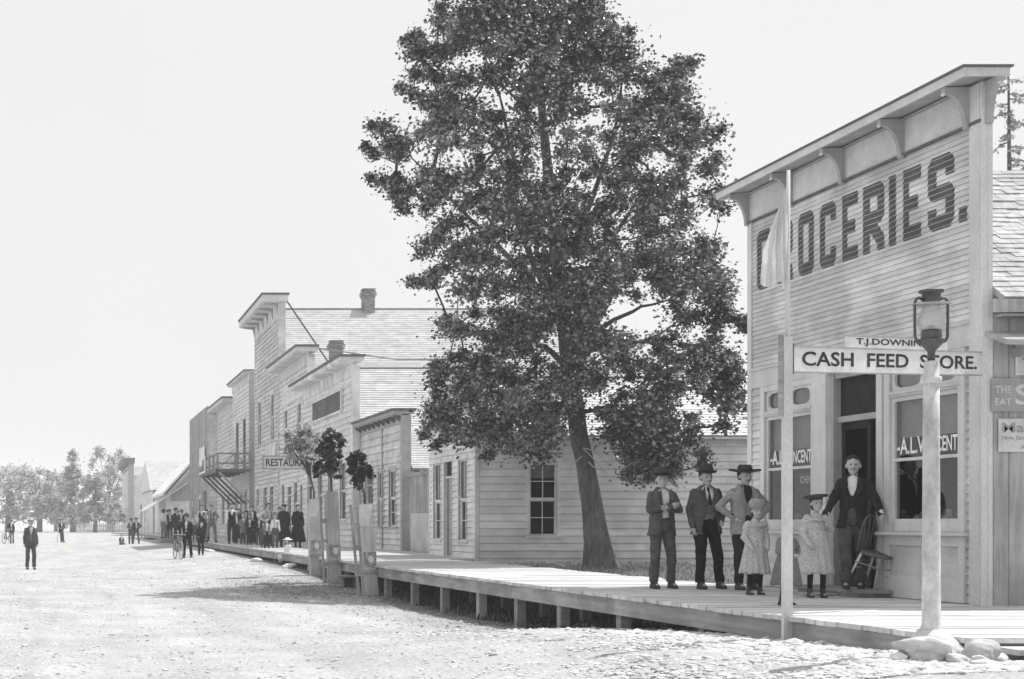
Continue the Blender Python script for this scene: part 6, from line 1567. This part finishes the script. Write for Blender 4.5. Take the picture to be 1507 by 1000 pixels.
# gravel: one mesh of small stones
ico = bmesh.new(); bmesh.ops.create_icosphere(ico, subdivisions=1, radius=1); iv = np.array([list(v.co) for v in ico.verts]); ifc = np.array([[v.index for v in f.verts] for f in ico.faces]); ico.free()
def scatter(name, pts, rads, m, label, flat=.55):
    n = len(pts); nv = len(iv); jit = 1+NR.uniform(-.28, .28, (n, nv, 1)); sc_ = rads[:, None, None]*np.stack([NR.uniform(.8, 1.5, n), NR.uniform(.7, 1.1, n), NR.uniform(.6, 1.1, n)*flat], 1)[:, None, :]
    a = NR.uniform(0, 6.28, n); ca, sa = np.cos(a)[:, None], np.sin(a)[:, None]; v = iv[None]*jit*sc_
    V = np.stack([v[..., 0]*ca-v[..., 1]*sa, v[..., 0]*sa+v[..., 1]*ca, v[..., 2]], -1)+pts[:, None, :]
    Fc = (ifc[None]+(np.arange(n)*nv)[:, None, None]).reshape(-1, 3); o = np_obj(name, V.reshape(-1, 3), Fc, m, smooth=False)
    tag(o, label, 'gravel', kind='stuff'); return o
def rnd_pts(n, x0, x1, y0, y1, f=None):
    x = NR.uniform(x0, x1, n); y = y0+(y1-y0)*NR.random(n)**1.5
    if f is not None: k = NR.random(n) < f(x, y); x, y = x[k], y[k]
    return np.stack([x, y, gz(x, y)], -1)
def bankf(x, y): return np.clip(1.15-np.abs(x-(7.25-np.maximum(0, 16-y)*.25))/2.6, 0, 1)*np.clip((26-y)/9, .12, 1)
p1 = rnd_pts(26000, 2.0, 8.6, 11.6, 27, bankf); r1 = NR.gamma(2.0, .007, len(p1))+.007; r1 = np.minimum(r1, .06)
p1 = np.concatenate([p1, rnd_pts(2500, 6.2, 7.9, 11.8, 19)]); r1 = np.concatenate([r1, np.minimum(NR.gamma(2.0, .012, 2500)+.010, .09)])
scatter('gravel', p1, r1, M['stone'], 'pale stones and gravel on the bank before the grocery walk')
p2 = rnd_pts(16000, -8, 7, 13, 60); r2 = NR.gamma(1.4, .006, len(p2))+.004
o = scatter('road_gravel', p2, np.minimum(r2, .04), M['stone'], 'small loose stones scattered over the dusty street')
# dead leaves and chips
def flakes(name, pts, size, m, label):
    n = len(pts); a = NR.uniform(0, 6.28, n); L = size*NR.uniform(.5, 1.6, n); w_ = L*NR.uniform(.25, .7, n)
    ux, uy = np.cos(a), np.sin(a); t = NR.uniform(-.25, .25, n)
    c = pts+[0, 0, .02]; U = np.stack([ux*L, uy*L, t*L], -1)*.5; W_ = np.stack([-uy*w_, ux*w_, NR.uniform(-.2, .2, n)*w_], -1)*.5
    V = np.stack([c-U, c+W_, c+U, c-W_+[0, 0, .004]], 1).reshape(-1, 3); k = np.arange(n)*4
    o = np_obj(name, V, np.stack([k, k+1, k+2, k+3], 1), m); tag(o, label, 'litter', kind='stuff')
l1 = rnd_pts(2600, -9, 7, 13, 75); l2 = rnd_pts(2600, 5.2, 8.4, 22, 62)
l3 = np.stack([NR.normal(5.6, 1.3, 2600), NR.normal(38.0, 2.8, 2600)], -1); l3 = np.concatenate([l3, gz(l3[:, 0], l3[:, 1])[:, None]], 1)
flakes('litter', np.concatenate([l1[:2300], l2, l3]), .055, M['litter'], 'dark dead leaves and chips lying on the street and under the walk')
# grass in the yard, weeds below the walk
def grass(name, n, x0, x1, y0, y1, h, m, label, f=None, cat='grass'):
    p = rnd_pts(n, x0, x1, y0, y1, f); n = len(p); a = NR.uniform(0, 6.28, n); H_ = h*NR.uniform(.4, 1.3, n); w_ = .012*NR.uniform(.6, 1.6, n)
    d = np.stack([np.cos(a), np.sin(a), 0*a], -1); ln = NR.normal(size=(n, 2))*.35
    tip = p+np.stack([ln[:, 0]*H_, ln[:, 1]*H_, H_], -1); mid = p+np.stack([ln[:, 0]*H_*.35, ln[:, 1]*H_*.35, H_*.6], -1)
    V = np.stack([p-d*w_[:, None], p+d*w_[:, None], mid+d*w_[:, None]*.7, tip, mid-d*w_[:, None]*.7], 1).reshape(-1, 3); k = np.arange(n)*5
    o = np_obj(name, V, np.concatenate([np.stack([k, k+1, k+2, k+4], 1)]), m)
    o2 = tag(o, label, cat, kind='stuff'); return o
grass('grass', 30000, 10.3, 17, 24.2, 41.8, .14, M['grass'], 'rough dry grass in the yard between the small house and the grocery', lambda x, y: np.clip(.25+.9*np.sin(x*2.3+y)*np.sin(y*1.7)+.3, .05, 1))
grass('weeds', 12000, 7.2, 10.3, 22, 50, .16, M['leaf2'], 'dark weeds growing in the ditch under the boardwalk', lambda x, y: np.clip(.6+.6*np.sin(x*3+y*1.3), 0, 1), 'weeds')
# dirt clod at the foot of the maple
stone(12.0, 38.1, .45, 'dark low earth mound at the left foot of the maple trunk', me=None, sc3=(1.5, 1, .45), name='earth_mound'); mo = C.objects[-1]; mo.data = mo.data.copy(); mo.data.materials[0] = M['soil']; mo['category'] = 'mound'

# ------------------------------------------------------------------ far trees
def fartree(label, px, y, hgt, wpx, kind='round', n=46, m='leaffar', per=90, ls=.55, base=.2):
    s = F/y; x = (px-98)/s; w_ = wpx/s/2; T = thing('far_tree', label, 'tree', (x, y, base), group=None); c = []
    for i in range(n):
        t = R.random()
        if kind == 'cone': z = .12+.86*t; r = w_*(1.05-z)*R.random()**.4
        else: z = .22+.74*t; r = w_*math.sqrt(max(0.02, 1-((z-.56)/.46)**2))*R.random()**.45
        a = R.uniform(0, 6.28); c.append((x+r*math.cos(a), y+r*math.sin(a), base+z*hgt, w_*R.uniform(.16, .30)))
    if kind == 'cone': c.append((x, y, base+hgt*.98, w_*.12))
    b = MB(); b.tube([(x, y, base-.3), (x+.1, y, base+hgt*.4), (x, y, base+hgt*.85)], [w_*.08+.12, w_*.06+.08, .05], 8); b.build('trunk', M['bark'], T, True)
    b = MB()
    for cc in c[::3]: b.tube([(x, y, base+hgt*R.uniform(.2, .5)), cc[:3]], [.12, .04], 5, False)
    b.build('branches', M['twig'], T)
    leaves('crown', c, per, ls, M[m], T, flat=.85)
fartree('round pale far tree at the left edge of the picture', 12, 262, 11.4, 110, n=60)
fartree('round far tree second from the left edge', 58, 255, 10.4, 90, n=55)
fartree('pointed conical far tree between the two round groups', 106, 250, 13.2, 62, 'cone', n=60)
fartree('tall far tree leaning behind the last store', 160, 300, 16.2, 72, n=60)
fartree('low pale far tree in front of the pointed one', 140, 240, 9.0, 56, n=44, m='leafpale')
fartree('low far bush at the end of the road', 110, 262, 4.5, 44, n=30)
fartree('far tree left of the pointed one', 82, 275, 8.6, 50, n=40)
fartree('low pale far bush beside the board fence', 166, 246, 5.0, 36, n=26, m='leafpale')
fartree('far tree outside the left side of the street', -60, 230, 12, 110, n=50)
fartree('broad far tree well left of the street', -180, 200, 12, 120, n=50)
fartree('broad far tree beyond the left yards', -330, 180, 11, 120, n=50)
# thin conifer behind the grocery roof
T = thing('thin_conifer', 'thin bare-limbed conifer rising behind the grocery roof', 'tree', (36, 60, .4)); s = F/60; x0 = (1484-98)/s
b = MB(); b.tube([(x0, 60, .3), (x0+.1, 60, 10), (x0, 60, 19)], [.22, .15, .03], 8); b.build('trunk', M['twig'], T, True)
cc = []; b = MB()
for k in range(60):
    z = 8+11*k/60; L = (19.6-z)*.14+.25; a = R.uniform(0, 6.28); e_ = Vector((x0+L*math.cos(a), 60+L*math.sin(a), z-.25*L)); b.tube([(x0, 60, z), ((x0+e_.x)/2, (60+e_.y)/2, z-.02), e_], [.035, .02, .01], 5, False); cc += [(e_.x, e_.y, e_.z, .26), ((x0+e_.x)/2, (60+e_.y)/2, z-.05, .2)]
b.build('branches', M['twig'], T); leaves('crown', cc, 22, .16, M['leaffar'], T, flat=.5)

# ------------------------------------------------------------------ air
hz = bpy.data.materials.new('haze'); hz.use_nodes = True; nt = hz.node_tree; nt.nodes.clear()
vo = nt.nodes.new('ShaderNodeVolumePrincipled'); vo.inputs['Color'].default_value = (1, 1, 1, 1); vo.inputs['Density'].default_value = HAZE; vo.inputs['Anisotropy'].default_value = 0.0
out = nt.nodes.new('ShaderNodeOutputMaterial'); nt.links.new(vo.outputs[0], out.inputs['Volume'])
if HAZE:
    b = MB(); b.box(-720, 920, -80, 1020, -2.0, 24); o = b.build('haze', hz); o['kind'] = 'stuff'
